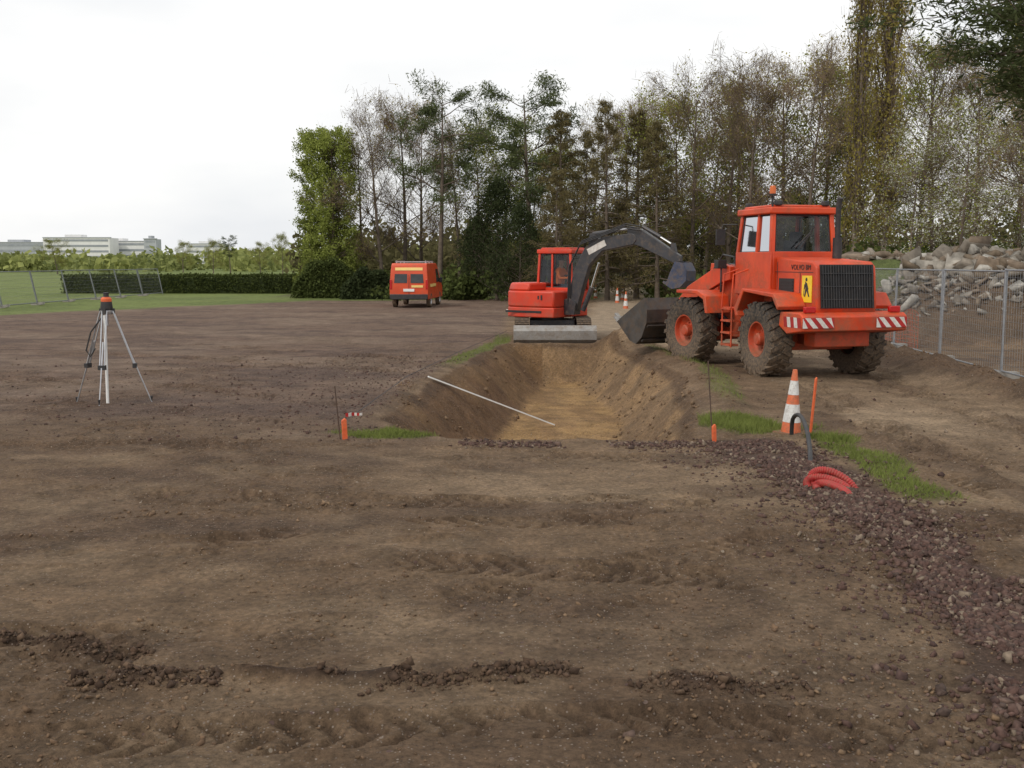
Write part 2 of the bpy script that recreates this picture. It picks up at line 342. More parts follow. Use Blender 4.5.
sand=ss(X+(n2-.5)*1.2,np.interp(Y,sx,[3.8,3.4,3.7,4.1,4.2,4.6,3.4,2.5]),np.interp(Y,sx,[4.8,4.3,4.5,4.8,4.9,5.2,4.2,4.5]))*(1-ss(X-.03*Y,7.6,8.2))
C=mixc(C,(.31,.225,.145),sand*(.4+.6*ss(n1,.35,.6))*(1-.75*ss(Y,28,40)))
C=mixc(C,(.15,.10,.064),sand*ss(fbm(X*1.6,Y*.25,3),.5,.66)*.75)
path=(1-ss(np.abs(X-.105*Y+(n1-.5)),1.0,1.8))*ss(Y,29,33)*(1-ss(Y,85,100))
C=mixc(C,(.11,.071,.046),(1-ss(np.abs(X-8.35),.3,.9))*ss(Y,11,14)*.85*(Y<34))
C=mixc(C,(.090,.058,.039),AUX['tm']*.6); C=mixc(C,(.115,.074,.047),AUX['te']*.5)  # lug prints darkened in the soil colour, standing in for shade in their relief
C=mixc(C,(.12,.078,.05),AUX['rough']*.4); C=mixc(C,(.062,.038,.026),AUX['rm']*.9)
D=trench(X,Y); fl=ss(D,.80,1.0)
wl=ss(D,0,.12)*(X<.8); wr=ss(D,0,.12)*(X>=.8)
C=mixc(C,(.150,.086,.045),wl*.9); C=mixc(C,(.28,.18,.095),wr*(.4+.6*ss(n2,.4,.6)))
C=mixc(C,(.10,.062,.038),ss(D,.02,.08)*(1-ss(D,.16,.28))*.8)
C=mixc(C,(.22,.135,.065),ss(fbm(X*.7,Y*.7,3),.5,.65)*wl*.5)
C=mixc(C,(.36,.225,.10),fl*(.6+.4*ss(n2,.35,.65))); C=mixc(C,(.23,.14,.07),fl*ss(fbm(X*1.3+4,Y*.5,3),.5,.62)*.6)
lip=(1-ss(np.abs(X-XR(Y)-.35),0,.6))*ss(Y,15,17)*(1-ss(Y,26,28)); C=mixc(C,(.18,.115,.068),lip*.6)
def gx0(y): return np.interp(y,[4,5,6,8,10,12.5],[2.15,2.35,2.6,2.8,2.7,2.35])
def gx1(y): return np.interp(y,[4,6,7,8.5,10,12,12.6],[2.9,3.2,3.35,3.55,3.5,3.5,3.3])
gz=(1-ss(np.abs(X-(gx0(Y)+gx1(Y))/2)/((gx1(Y)-gx0(Y))/2)+(n2-.5),.6,1.3))*(Y<12.8)*ss(Y,3,3.5); C=mixc(C,(.085,.052,.040),gz*.85)
gr=(.13,.145,.045)
def pmask(X,Y):
    n=(fbm(X*2.2+3,Y*2.2,3)-.5)
    a=(1-ss(np.hypot((X+1.35)/.85,(Y-13.15)/.55)+n*.9,.6,1.05))
    b=(1-ss(np.hypot((X-3.15)/.8,(Y-13.9)/1.1)+n*1.0,.6,1.05))
    c=(1-ss(np.abs(X-np.interp(Y,[9,10,11.5,13],[3.85,3.85,3.95,3.9]))/.30+n*1.2,.5,1.15))*ss(Y,9.1,9.7)*(1-ss(Y,12.8,13.2))
    d=(1-ss(np.abs(X-XL(Y)+.22)/.25+n,.6,1.1))*ss(Y,20.5,23)*(1-ss(Y,29,32))
    e=(1-ss(np.abs(X-XR(Y)-.55)/.3+n,.5,1.0))*ss(Y,15,17)*(1-ss(Y,25,27))*.7
    return np.clip(np.maximum.reduce([a,b,c,d,e]),0,1)*(trench(X,Y)<.03)
gm=pmask(X,Y); C=mixc(C,gr,gm*.8)
far=ss(Y-(42+(np.clip(X,-60,-11)+21)*1.8)+(n1-.5)*5,-1,1.5)*(X<-3)
far=np.maximum(far,ss(Y+(n1-.5)*6,60,64)*(X>=-8))
far=np.maximum(far,ss(X-.12*Y+(n1-.5)*3,7.2,8.2)*ss(Y,36,40))
C=mixc(C,(.15,.20,.05),far*(.7+.3*n2)); C=mixc(C,(.09,.12,.032),far*ss(n1,.5,.6)*.5)
C=mixc(C,(.10,.088,.05),ss(Y,63,70)*(X>-15)*.8)
C=mixc(C,(.32,.245,.17),path*.9)
mnd=ss(4.1-ridged(X,Y),0,.6); C=mixc(C,(.13,.09,.058),mnd)
gb=mnd*(1-ss(np.hypot(X-11.2,Y-33.5),1.5,3.2)); C=mixc(C,(.10,.14,.04),gb*.8)
def ground_mat():
    m,t,b=nodes('muddy_ground'); N=t.nodes.new; Lk=t.links.new
    at=N('ShaderNodeAttribute'); at.attribute_name='soil_colour'
    g=N('ShaderNodeNewGeometry')
    def noise(sc,det=6,ro=.6):
        n=N('ShaderNodeTexNoise'); n.inputs['Scale'].default_value=sc; n.inputs['Detail'].default_value=det; n.inputs['Roughness'].default_value=ro; Lk(g.outputs['Position'],n.inputs[0]); return n
    a=noise(2.2,8,.7); c=noise(24,6,.7)
    def mr(src,lo,hi,fl=.3,fh=.7):
        r=N('ShaderNodeMapRange'); r.inputs[1].default_value=fl; r.inputs[2].default_value=fh; r.inputs[3].default_value=lo; r.inputs[4].default_value=hi; Lk(src,r.inputs[0]); return r.outputs[0]
    k=N('ShaderNodeMath'); k.operation='MULTIPLY'; Lk(mr(a.outputs[0],.62,1.38),k.inputs[0]); Lk(mr(c.outputs[0],.55,1.45),k.inputs[1])
    vs=N('ShaderNodeVectorMath'); vs.operation='SCALE'; Lk(at.outputs['Color'],vs.inputs[0]); Lk(k.outputs[0],vs.inputs['Scale'])
    vo=N('ShaderNodeTexVoronoi'); vo.inputs['Scale'].default_value=17; Lk(g.outputs['Position'],vo.inputs['Vector'])
    vo2=N('ShaderNodeTexVoronoi'); vo2.inputs['Scale'].default_value=60; Lk(g.outputs['Position'],vo2.inputs['Vector'])
    sp=N('ShaderNodeSeparateColor'); Lk(vo.outputs['Color'],sp.inputs[0]); sp2=N('ShaderNodeSeparateColor'); Lk(vo2.outputs['Color'],sp2.inputs[0])
    def peb(vo,sp,th,dist):
        m1=N('ShaderNodeMath'); m1.operation='GREATER_THAN'; m1.inputs[1].default_value=th; Lk(sp.outputs[0],m1.inputs[0])
        m2=N('ShaderNodeMath'); m2.operation='LESS_THAN'; m2.inputs[1].default_value=dist; Lk(vo.outputs['Distance'],m2.inputs[0])
        m3=N('ShaderNodeMath'); m3.operation='MULTIPLY'; Lk(m1.outputs[0],m3.inputs[0]); Lk(m2.outputs[0],m3.inputs[1]); return m3.outputs[0]
    p1=peb(vo,sp,.93,.22); p2=peb(vo2,sp2,.80,.34)
    rc=N('ShaderNodeValToRGB'); rc.color_ramp.elements[0].color=(.14,.085,.07,1); rc.color_ramp.elements[1].color=(.40,.33,.25,1); e=rc.color_ramp.elements.new(.6); e.color=(.17,.11,.095,1)
    Lk(sp.outputs[1],rc.inputs[0])
    rc2=N('ShaderNodeValToRGB'); rc2.color_ramp.elements[0].color=(.07,.046,.036,1); rc2.color_ramp.elements[1].color=(.48,.40,.33,1); Lk(sp2.outputs[1],rc2.inputs[0])
    m1=N('ShaderNodeMixRGB'); Lk(p1,m1.inputs[0]); Lk(vs.outputs[0],m1.inputs[1]); Lk(rc.outputs[0],m1.inputs[2])
    m2=N('ShaderNodeMixRGB'); q=N('ShaderNodeMath'); q.operation='MULTIPLY'; q.inputs[1].default_value=.7; Lk(p2,q.inputs[0]); Lk(q.outputs[0],m2.inputs[0]); Lk(m1.outputs[0],m2.inputs[1]); Lk(rc2.outputs[0],m2.inputs[2])
    sg=N('ShaderNodeSeparateColor'); Lk(at.outputs['Color'],sg.inputs[0]); gt=N('ShaderNodeMath'); gt.operation='GREATER_THAN'; Lk(sg.outputs[1],gt.inputs[0]); Lk(sg.outputs[0],gt.inputs[1])
    m3=N('ShaderNodeMixRGB'); Lk(gt.outputs[0],m3.inputs[0]); Lk(m2.outputs[0],m3.inputs[1]); Lk(vs.outputs[0],m3.inputs[2])
    Lk(m3.outputs[0],b.inputs['Base Color']); b.inputs['Roughness'].default_value=.9; b.inputs['Specular IOR Level'].default_value=.2
    h=noise(38,8,.75); b1=N('ShaderNodeBump'); b1.inputs['Strength'].default_value=1; b1.inputs['Distance'].default_value=.035; Lk(h.outputs[0],b1.inputs['Height'])
    h2=noise(7,6,.7); b2=N('ShaderNodeBump'); b2.inputs['Strength'].default_value=.8; b2.inputs['Distance'].default_value=.08; Lk(h2.outputs[0],b2.inputs['Height']); Lk(b2.outputs[0],b1.inputs['Normal'])
    Lk(b1.outputs[0],b.inputs['Normal']); return m
M['ground']=ground_mat()
me=np_mesh('ground',V,F,['ground'])
at=me.attributes.new('soil_colour','FLOAT_COLOR','POINT')
at.data.foreach_set('color',np.concatenate([C.reshape(-1,3),np.ones((len(V),1))],1).astype(np.float32).ravel())
me.polygons.foreach_set('use_smooth',np.ones(len(F),bool))
link('ground',me,kind='structure')
# ------------------------------------------------------------ stones
CV=np.array([(x,y,z) for x in(-1,1) for y in(-1,1) for z in(-1,1)],float); CF=np.array([(0,1,3,2),(4,6,7,5),(0,4,5,1),(2,3,7,6),(0,2,6,4),(1,5,7,3)])
def stones(name,P,S,mname,jit=.28,flat=.7,sink=.3,tilt=.5,elong=1.3,rag=.12,**kw):
    BV,BF=CV,CF
    N=len(P); n=len(BV)
    A=BV[None]*(1+rng.uniform(-jit,jit,(N,n,1)))*np.stack([rng.uniform(.8,elong,N),rng.uniform(.6,1.1,N),rng.uniform(flat*.5,flat*1.3,N)],1)[:,None,:]
    A=A*.8+rng.normal(0,rag,A.shape)*np.array([1,1,min(1,flat*1.4)])
    th=rng.uniform(0,6.28,N); ph=rng.normal(0,tilt,N)
    c,s=np.cos(ph)[:,None],np.sin(ph)[:,None]; y2=A[:,:,1]*c-A[:,:,2]*s; z2=A[:,:,1]*s+A[:,:,2]*c; x2=A[:,:,0]
    ps=rng.normal(0,tilt*.7,N); c,s=np.cos(ps)[:,None],np.sin(ps)[:,None]; x2,z2=x2*c-z2*s,x2*s+z2*c
    c,s=np.cos(th)[:,None],np.sin(th)[:,None]; A=np.stack([x2*c-y2*s,x2*s+y2*c,z2],2)
    A=A*S[:,None,None]+P[:,None,:]; A[:,:,2]+=(S*(flat-sink))[:,None]
    FF=(BF[None]+(np.arange(N)*n)[:,None,None]).reshape(-1,BF.shape[1])
    FF=np.concatenate([FF[:,[0,1,2]],FF[:,[0,2,3]]])
    me=np_mesh(name,A.reshape(-1,3),FF,[mname]); return link(name,me,**kw)
def stonemat(name,cols,scale):
    m,t,b=nodes(name); g=t.nodes.new('ShaderNodeNewGeometry'); r=t.nodes.new('ShaderNodeValToRGB'); r.color_ramp.interpolation='CONSTANT'
    for k,c in enumerate(cols):
        e=r.color_ramp.elements[k] if k<2 else r.color_ramp.elements.new(.5+.01*k)
    for k,e in enumerate(r.color_ramp.elements): e.position=k/len(cols); e.color=(*cols[k],1)
    n=t.nodes.new('ShaderNodeTexNoise'); n.inputs['Scale'].default_value=scale; n.inputs['Detail'].default_value=5
    mr=t.nodes.new('ShaderNodeMapRange'); mr.inputs[1].default_value=.3; mr.inputs[2].default_value=.7; mr.inputs[3].default_value=.6; mr.inputs[4].default_value=1.35
    vs=t.nodes.new('ShaderNodeVectorMath'); vs.operation='SCALE'
    t.links.new(g.outputs['Position'],n.inputs[0]); t.links.new(n.outputs[0],mr.inputs[0]); t.links.new(g.outputs['Random Per Island'],r.inputs[0])
    t.links.new(r.outputs[0],vs.inputs[0]); t.links.new(mr.outputs[0],vs.inputs['Scale']); t.links.new(vs.outputs[0],b.inputs['Base Color']); b.inputs['Roughness'].default_value=.9; b.inputs['Specular IOR Level'].default_value=.2; return m
M['gravel']=stonemat('crushed_stone',[(.088,.052,.042),(.11,.068,.055),(.07,.044,.038),(.125,.084,.066),(.092,.056,.046),(.08,.055,.045),(.105,.062,.05),(.20,.155,.115)],30)
M['clod']=stonemat('soil_clods',[(.16,.104,.062),(.13,.083,.052),(.19,.128,.079),(.145,.093,.057)],25)
M['dclod']=stonemat('dark_soil_clods',[(.075,.047,.031),(.06,.038,.026),(.095,.06,.04),(.11,.072,.047)],25)
M['rub']=stonemat('broken_concrete',[(.26,.235,.20),(.19,.165,.135),(.31,.285,.245),(.16,.125,.09),(.23,.20,.165),(.40,.38,.34),(.20,.155,.115)],4)
N=19000; y=12.6-8.8*rng.random(N); a,b=gx0(y),gx1(y); t=np.where(rng.random(N)<.7,rng.beta(2,2,N),.5+rng.normal(0,.5,N)); x=a+(b-a)*t; keep=fbm(x*1.7,y*1.7,3)>.40; x,y=x[keep],y[keep]; n0=len(x)
N2=1300; x2=rng.uniform(-1.1,2.6,N2); y2=12.42+rng.normal(0,.10,N2); kk=fbm(x2*1.1+9,y2*.8,2)>.36; x2,y2=x2[kk],y2[kk]; n0+=len(x2)
N=900; y3=rng.uniform(4,12.5,N); x3=gx0(y3)-np.abs(rng.normal(0,.5,N))
N=2600; y4=rng.uniform(12.5,24,N); x4=XL(y4)-.1-np.abs(rng.exponential(3.2,N))
N=450; y5=rng.uniform(5,26,N); x5=rng.uniform(3.4,8.3,N)
s=np.concatenate([np.clip(rng.lognormal(math.log(.0125),.42,n0),.005,.034),np.clip(rng.lognormal(math.log(.010),.4,900+2600+450),.005,.025)])
x=np.concatenate([x,x2,x3,x4,x5]); y=np.concatenate([y,y2,y3,y4,y5])
stones('gravel',np.stack([x,y,H(x,y)],1),s,'gravel',flat=.75,sink=.5,tilt=.7,elong=1.4,kind='stuff')
N=10000; y=3.6+rng.exponential(5.0,N); y=y[y<24]; x=rng.uniform(-.62,.62,len(y))*y
k=(fbm(x*.6+9,y*.6+3,3)>.5)|(rng.random(len(x))<.2); x,y=x[k],y[k]; s=np.clip(rng.lognormal(math.log(.0055),.5,len(x)),.0025,.018)
bands=[(-6,8.2,1,9.5),(7.9,11,8.3,24),(8.5,14,8.7,25),(3.2,14,3.8,26),(-1.4,13,-1.9,19)]
for (a0,b0,a1,b1) in bands:
    n=420; tt=rng.random(n); bx_=a0+(a1-a0)*tt+rng.normal(0,.08,n); by_=b0+(b1-b0)*tt+.12*np.sin(tt*math.pi)+rng.normal(0,.06,n)
    kk=fbm(bx_*1.3,by_*1.3,2)>.46; x=np.concatenate([x,bx_[kk]]); y=np.concatenate([y,by_[kk]]); s=np.concatenate([s,np.clip(rng.lognormal(math.log(.009),.55,kk.sum()),.004,.026)])
k=trench(x,y)<.9; x,y,s=x[k],y[k],s[k]
stones('soil_clods',np.stack([x,y,H(x,y)],1),s,'clod',flat=.6,tilt=.6,kind='stuff')
x=[];y=[]
for (xa,xb,off,nn) in((-2.3,.35,0,1500),(-3.4,-2.0,.42,500),(.6,1.5,-.25,260)):
    a=rng.uniform(xa,xb,nn); x.append(a); y.append(ridge_y(a)+off+rng.normal(0,.06,nn))
x=np.concatenate(x);y=np.concatenate(y); k=fbm(x*2.2+3,y*2.2,2)>.4; x,y=x[k],y[k]
stones('ridge_clods',np.stack([x,y,H(x,y)],1),np.clip(rng.lognormal(math.log(.0075),.55,len(x)),.003,.026),'dclod',flat=.7,tilt=.8,kind='stuff')
N=1300; y=rng.uniform(13.5,27.3,N); x=XL(y)+rng.random(N)*(XR(y)-XL(y)); k=(trench(x,y)<.97)&((x>.8)|(rng.random(N)<.35)); x,y=x[k],y[k]
stones('trench_crumbs',np.stack([x,y,H(x,y)],1),np.clip(rng.lognormal(math.log(.016),.5,len(x)),.006,.06),'clod',tilt=.7,kind='stuff')
N=15000; x=rng.uniform(8,24,N); y=rng.uniform(23.5,38,N); d=ridged(x,y); k=(d<3.9)&(x>10)&(rng.random(N)<1.25-.42*d)&(np.hypot(x-11.0,y-33.5)>1.6); x,y,d=x[k],y[k],d[k]
s=np.clip(rng.lognormal(math.log(.115),.5,len(x)),.03,.36)*np.clip(1.25-.24*d,.3,1.2)
stones('rubble_heap',np.stack([x,y,H(x,y)],1),s,'rub',flat=.30,sink=-.05,jit=.12,tilt=.8,elong=1.7,rag=.10,kind='stuff')
def blades(n,x0,x1,y0,y1,h):
    x=rng.uniform(x0,x1,n); y=rng.uniform(y0,y1,n); k=pmask(x,y)>rng.random(n)*.8+.2; x,y=x[k],y[k]; return x,y,np.full(len(x),h)
g=[blades(12000,-2.4,-.3,12.5,13.9,.06),blades(15000,2.2,4.1,12.5,15.4,.085),blades(13000,3.3,4.5,8.9,13.2,.06),blades(7000,-1.9,.3,20,32,.09),blades(5000,2.8,4.6,15,27,.09)]
x=np.concatenate([q[0] for q in g]);y=np.concatenate([q[1] for q in g]);h=np.concatenate([q[2] for q in g])*rng.uniform(.4,1.3,sum(len(q[0]) for q in g))
z=H(x,y)-.01; n=len(x); th=rng.uniform(0,6.28,n); wv=np.stack([np.cos(th),np.sin(th),0*th],1)*.005; ln=np.stack([rng.normal(0,.5,n),rng.normal(0,.5,n),np.ones(n)],1)*h[:,None]; P=np.stack([x,y,z],1)
V=np.stack([P-wv,P+wv,P+ln*.6+wv*.6,P+ln],1).reshape(-1,3); link('grass',np_mesh('grass',V,np.arange(4*n).reshape(n,4),['grass']),kind='stuff')
# ------------------------------------------------------------ trees
def grow(mb,p,d,L,r,lvl,P,tips):
    seg=4 if lvl<2 else 3; pts=[p.copy()]; q=p.copy(); d=d.normalized()
    for k in range(seg):
        d=(d+Vector((random.gauss(0,1),random.gauss(0,1),random.gauss(0,1)))*P['jit']+Vector((0,0,P['up']))).normalized(); q=q+d*L/seg; pts.append(q.copy())
    rs=[r*(1-.65*k/seg) for k in range(seg+1)]
    mb.tube(pts,rs,4 if lvl==1 else 3,0,False)
    if lvl>=P['max']:
        tips.append((pts[-1],d)); tips.append((pts[-2],d)); return
    for c in range(P['nch'][lvl]):
        t=random.uniform(.25,1); f=t*seg; i=min(int(f),seg-1); bp=pts[i].lerp(pts[i+1],f-i)
        rnd=Vector((random.gauss(0,1),random.gauss(0,1),random.gauss(0,1))).normalized()
        nd=(d+rnd*P['spread']).normalized()
        grow(mb,bp,nd,L*random.uniform(.45,.7),max(r*.5,.011),lvl+1,P,tips)
    tips.append((pts[-1],d))
def make_tree(kind,seed):
    random.seed(seed); mb=MB(); h=12.0; tips=[]
    K={'bare':dict(f0=.22,limbs=15,ln=.28,el=1.0,max=3,nch=[0,5,4],spread=.65,jit=.12,up=.06,r=.17),
       'spring':dict(f0=.2,limbs=16,ln=.28,el=.8,max=3,nch=[0,5,3],spread=.75,jit=.13,up=.05,r=.17),
       'poplar':dict(f0=.10,limbs=40,ln=.17,el=4.2,max=2,nch=[0,7],spread=.28,jit=.06,up=.16,r=.22),
       'larch':dict(f0=.12,limbs=56,ln=.19,el=.12,max=2,nch=[0,7],spread=.45,jit=.08,up=-.03,r=.18),
       'pine':dict(f0=.48,limbs=17,ln=.24,el=.25,max=2,nch=[0,6],spread=.55,jit=.15,up=.03,r=.2),
       'evergreen':dict(f0=.04,limbs=40,ln=.30,el=.5,max=2,nch=[0,5],spread=.7,jit=.12,up=.02,r=.18),
       'blossom':dict(f0=.18,limbs=14,ln=.34,el=.8,max=3,nch=[0,5,3],spread=.8,jit=.15,up=.03,r=.14),
       'column':dict(f0=.02,limbs=110,ln=.135,el=.40,max=2,nch=[0,4],spread=.5,jit=.06,up=.03,r=.16)}[kind]
    pts=[];q=Vector((0,0,-.3)); n=9; dx=Vector((0,0,0)); wig=.02 if kind in('larch','poplar','evergreen','column') else .055
    for k in range(n+1):
        pts.append(q.copy()); dx+=Vector((random.gauss(0,wig),random.gauss(0,wig),0)); q=q+Vector((dx.x*.5,dx.y*.5,(h*.96+.3)/n))
    mb.tube(pts,[K['r']*(1.25 if k==0 else 1)*(1-.88*k/n) for k in range(n+1)],8,0)
    tm=mb.mesh('trunk',['barkl' if kind in('poplar',) else 'bark'],60)
    lb=MB()
    for k in range(K['limbs']):
        t=K['f0']+(1-K['f0'])*(k+random.random())/K['limbs']*.98; f=t*n; i=min(int(f),n-1); bp=pts[i].lerp(pts[i+1],f-i)
        tt=(t-K['f0'])/(1-K['f0'])
        if kind in('larch',): sh=((1-tt)**.85+.06)*random.uniform(.75,1.1)
        elif kind=='evergreen': sh=min(1,(1-tt)*1.5+.1)
        elif kind=='poplar': sh=.45+.55*math.sin(math.pi*min(1,tt*.9+.1))
        elif kind=='column': sh=1.0 if tt<.93 else .75
        elif kind=='pine': sh=random.uniform(.45,1.05)*(1 if tt<.85 else .55)
        else: sh=(.35+.75*math.sin(math.pi*(tt*.8+.15)))*random.uniform(.6,1.15)
        az=k*2.399+random.uniform(-.4,.4); el=K['el']*(.6+tt*.9) if kind not in('larch',) else K['el']-.25+tt*.6
        d=Vector((math.cos(az),math.sin(az),el))
        grow(lb,bp,d,h*K['ln']*sh,K['r']*.32*(1-.6*tt),1,K,tips)
    TP=np.array([t[0][:] for t in tips]); TD=np.array([t[1][:] for t in tips])
    if kind=='column': ok=TP[:,2]<12.0; TP,TD=TP[ok],TD[ok]
    def pick(nn,sd,zf=1):
        ii=rng.integers(0,len(TP),nn); o=rng.normal(0,sd,(nn,3)); o[:,2]*=zf; return TP[ii]+o,TD[ii]
    parts=[]
    def addl(C,s,asp,axis,m): V,Fc=leaves(C,s,asp,axis); parts.append((V,Fc,m))
    if kind in('bare','spring','poplar','blossom'):
        c,d=pick(4200 if kind=='bare' else 2600,.22); addl(c,.5,.035,d+rng.normal(0,.6,d.shape),1)
    if kind=='bare': c,_=pick(1300,.25); addl(c,.11,.6,None,2); lm='lpop'
    if kind=='spring': c,_=pick(7600,.32); addl(c,.145,.65,None,2); lm='lspring'
    if kind=='poplar': c,_=pick(6500,.2); addl(c,.12,.65,None,2); lm='lpop'
    if kind=='blossom': c,_=pick(4600,.3); addl(c,.10,.7,None,2); c,_=pick(3000,.3); addl(c,.12,.7,None,3); lm='blossom'
    if kind=='larch': c,_=pick(12500,.16,.7); addl(c,.18,.27,None,2); lm='llarch'
    if kind=='pine': c,_=pick(11000,.24,.5); addl(c,.22,.2,None,2); lm='lpine'
    if kind=='evergreen': c,_=pick(15000,.35); addl(c,.2,.55,None,2); lm='ldark'
    if kind=='column': c,_=pick(28000,.16); addl(c,.14,.65,None,2); lm='lcol'
    V0=np.array(lb.v); F0=np.array([f for f in lb.f if len(f)==4])
    Vs=[V0];Fs=[F0];ms=[np.zeros(len(F0))]; o=len(V0)
    for V,Fc,m in parts: Vs.append(V);Fs.append(Fc+o);ms.append(np.full(len(Fc),m)); o+=len(V)
    cm=np_mesh('crown',np.concatenate(Vs),np.concatenate(Fs),['bark','twig',lm,'lspring'],np.concatenate(ms))
    return tm,cm
TREES={k:[make_tree(k,sd) for sd in s] for k,s in {'bare':[1,2,3],'spring':[4,5],'poplar':[6],'larch':[7,8],'pine':[9,10],'evergreen':[11],'blossom':[12],'column':[13]}.items()}
INFO={'bare':('bare_tree','bare deciduous tree with fine brown twigs','trees along the edge of the park'),
'spring':('deciduous_tree','tree with fresh yellow-green spring leaves','trees along the edge of the park'),
'poplar':('poplar_tree','tall narrow poplar with sparse yellow-green buds','tall poplars'),
'larch':('conifer_tree','brownish-green conical conifer in the wood edge','conifers in the wood edge'),
'pine':('pine_tree','tall pine with bare trunk and dark needle pads','pine trees'),
'evergreen':('evergreen_tree','low dense dark evergreen beside the wood','dark evergreens'),
'blossom':('blossom_tree','small tree flecked with white blossom','blossoming trees'),
'column':('columnar_tree','dense narrow bright green column-shaped tree','columnar trees')}
cnt={}
def tree(kind,bear,dist,h,wid=1.0,rz=None,lean=0):
    k=cnt.get(kind,0); cnt[kind]=k+1
    tm,cm=TREES[kind][k%len(TREES[kind])]; nm,lab,grp=INFO[kind]
    x=bear*dist; y=dist; s=h/12
    e=root(nm,(x,y,Hs(x,y)-.05),0,lab,'tree',grp,rot=(0,lean,rz if rz is not None else random.uniform(0,6.28)))
    e.scale=(s*wid,s*wid,s)
    link('trunk',tm,e); link('crown',cm,e)
def B(u): return (u-512)/1050
TL=[('column',335,66,10.3,1.0),('column',324,67,10.3,.9),('bare',362,68,9.6,1),('bare',384,66,10.8,1.05),('bare',405,69,11.4,1.1),('bare',423,72,11,1),
('pine',440,63,12.2,.95),('bare',460,66,9.5,.9),('spring',480,70,10.2,1.0),('spring',500,74,11.2,1.0),('evergreen',497,60,6.8,.95),('evergreen',520,58,5.4,.9),('evergreen',478,62,4.8,.9),
('pine',533,64,12.6,1.1),('larch',560,62,11.4,1.0),('larch',583,66,10.6,.9),('larch',556,56,7.4,1.0),('larch',607,60,11.6,.85),('larch',636,62,11.4,.95),('bare',622,70,11.8,1),('larch',657,58,10.2,1.0),
('spring',676,64,11.2,1.0),('bare',692,60,11.6,1),('bare',728,62,12.0,1.1),('bare',748,56,11.2,1.0),('spring',762,66,12.0,1.0),('bare',778,58,12.2,1.1),('bare',803,54,11.3,1.0),('spring',820,60,12.0,1.0),
('poplar',852,46,16.2,.62),('poplar',880,47,15.8,.85),('larch',735,70,12.4,1.0),('spring',704,74,11.4,1),('spring',840,58,9.6,1.0),('bare',914,50,10.8,1.0),('spring',930,56,10.6,1.0),
('blossom',905,41,6.0,1.2),('blossom',955,39,6.8,1.3),('bare',970,48,9.4,1.0),('blossom',1015,42,6.6,1.2),('spring',1012,50,9.2,1.1),('bare',1045,46,10,1.1),('spring',1070,50,11.5,1.1),('bare',1110,50,12,1.1),('bare',1180,50,12,1.1),
('bare',880,60,11.0,1.1),('evergreen',620,72,6.2,1.2),('evergreen',700,78,7,1.4),('spring',560,74,9.4,1.1),('evergreen',790,76,7.0,1.3),('spring',866,60,8.6,1.2),('bare',590,78,11.6,1),('spring',648,76,11.2,1.0),('spring',530,76,8.8,1.1)]
for k,u,d,h,wd in TL: tree(k,B(u),d,h,wd)
tree('pine',.545,25,11.2,1.55,rz=.6)
tree('bare',.53,31,8.8,1.3)
tree('pine',B(232),205,7.0,1.0); tree('spring',B(284),190,6.6,1.1); tree('spring',B(262),195,5.2,1.3); tree('spring',B(185),215,5.8,1.4); tree('spring',B(60),190,5.6,1.6); tree('spring',B(215),200,5.8,1.3)
def wood(name,mname,n,bfun,sz,**kw):
    C=bfun(n); V,Fc=leaves(C,sz,.8,None); link(name,np_mesh(name,V,Fc,[mname]),kind='stuff')
def far_(n):
    nc=420; cx=rng.uniform(-330,20,nc); cy=rng.uniform(215,340,nc); hh=rng.uniform(3.2,6.0,nc)*(.7+.6*vn(cx*.03,cx*0)); rr=rng.uniform(3,7,nc)
    i=rng.integers(0,nc,n); d=unit(rng.normal(size=(n,3)))*rng.uniform(.6,1,(n,1))
    return np.stack([cx[i]+d[:,0]*rr[i],cy[i]+d[:,1]*rr[i],hh[i]*.5+d[:,2]*hh[i]*.55],1)
wood('distant_wood','lwood',34000,far_,1.3)
def back(n):
    nc=460; cx=rng.uniform(-18,95,nc); cy=rng.uniform(86,125,nc); hh=rng.uniform(3.5,6.5,nc)+np.where(cx>16,rng.uniform(0,3,nc),0); rr=rng.uniform(1.4,3.2,nc)
    i=rng.integers(0,nc,n); d=unit(rng.normal(size=(n,3)))*rng.uniform(.4,1,(n,1))
    return np.stack([cx[i]+d[:,0]*rr[i],cy[i]+d[:,1]*rr[i],hh[i]*.5+d[:,2]*hh[i]*.5],1)
wood('background_wood','lwood2',44000,back,.5)
def scrub(n):
    nc=260; by=rng.uniform(44,72,nc); bx=by*rng.uniform(-.13,.62,nc); ok=((bx-.135*by>0)|(by>58))&(np.abs(bx-.105*by)>2); bx,by=bx[ok],by[ok]; nc=len(bx); hh=rng.uniform(.8,2.4,nc); rr=rng.uniform(.7,1.8,nc)
    gz=H(bx,by); i=rng.integers(0,nc,n); d=unit(rng.normal(size=(n,3)))*rng.uniform(.4,1,(n,1))
    return np.stack([bx[i]+d[:,0]*rr[i],by[i]+d[:,1]*rr[i],gz[i]+hh[i]*.45+d[:,2]*hh[i]*.5],1)
wood('undergrowth','lhedge',28000,scrub,.22)
def scrub2(n):
    nc=80; by=rng.uniform(36,47,nc); bx=by*rng.uniform(.31,.6,nc); hh=rng.uniform(.8,2.0,nc); rr=rng.uniform(.6,1.5,nc); gz=H(bx,by); i=rng.integers(0,nc,n); d=unit(rng.normal(size=(n,3)))*rng.uniform(.4,1,(n,1))
    return np.stack([bx[i]+d[:,0]*rr[i],by[i]+d[:,1]*rr[i],gz[i]+hh[i]*.45+d[:,2]*hh[i]*.5],1)
wood('brambles','lhedge',16000,scrub2,.15)
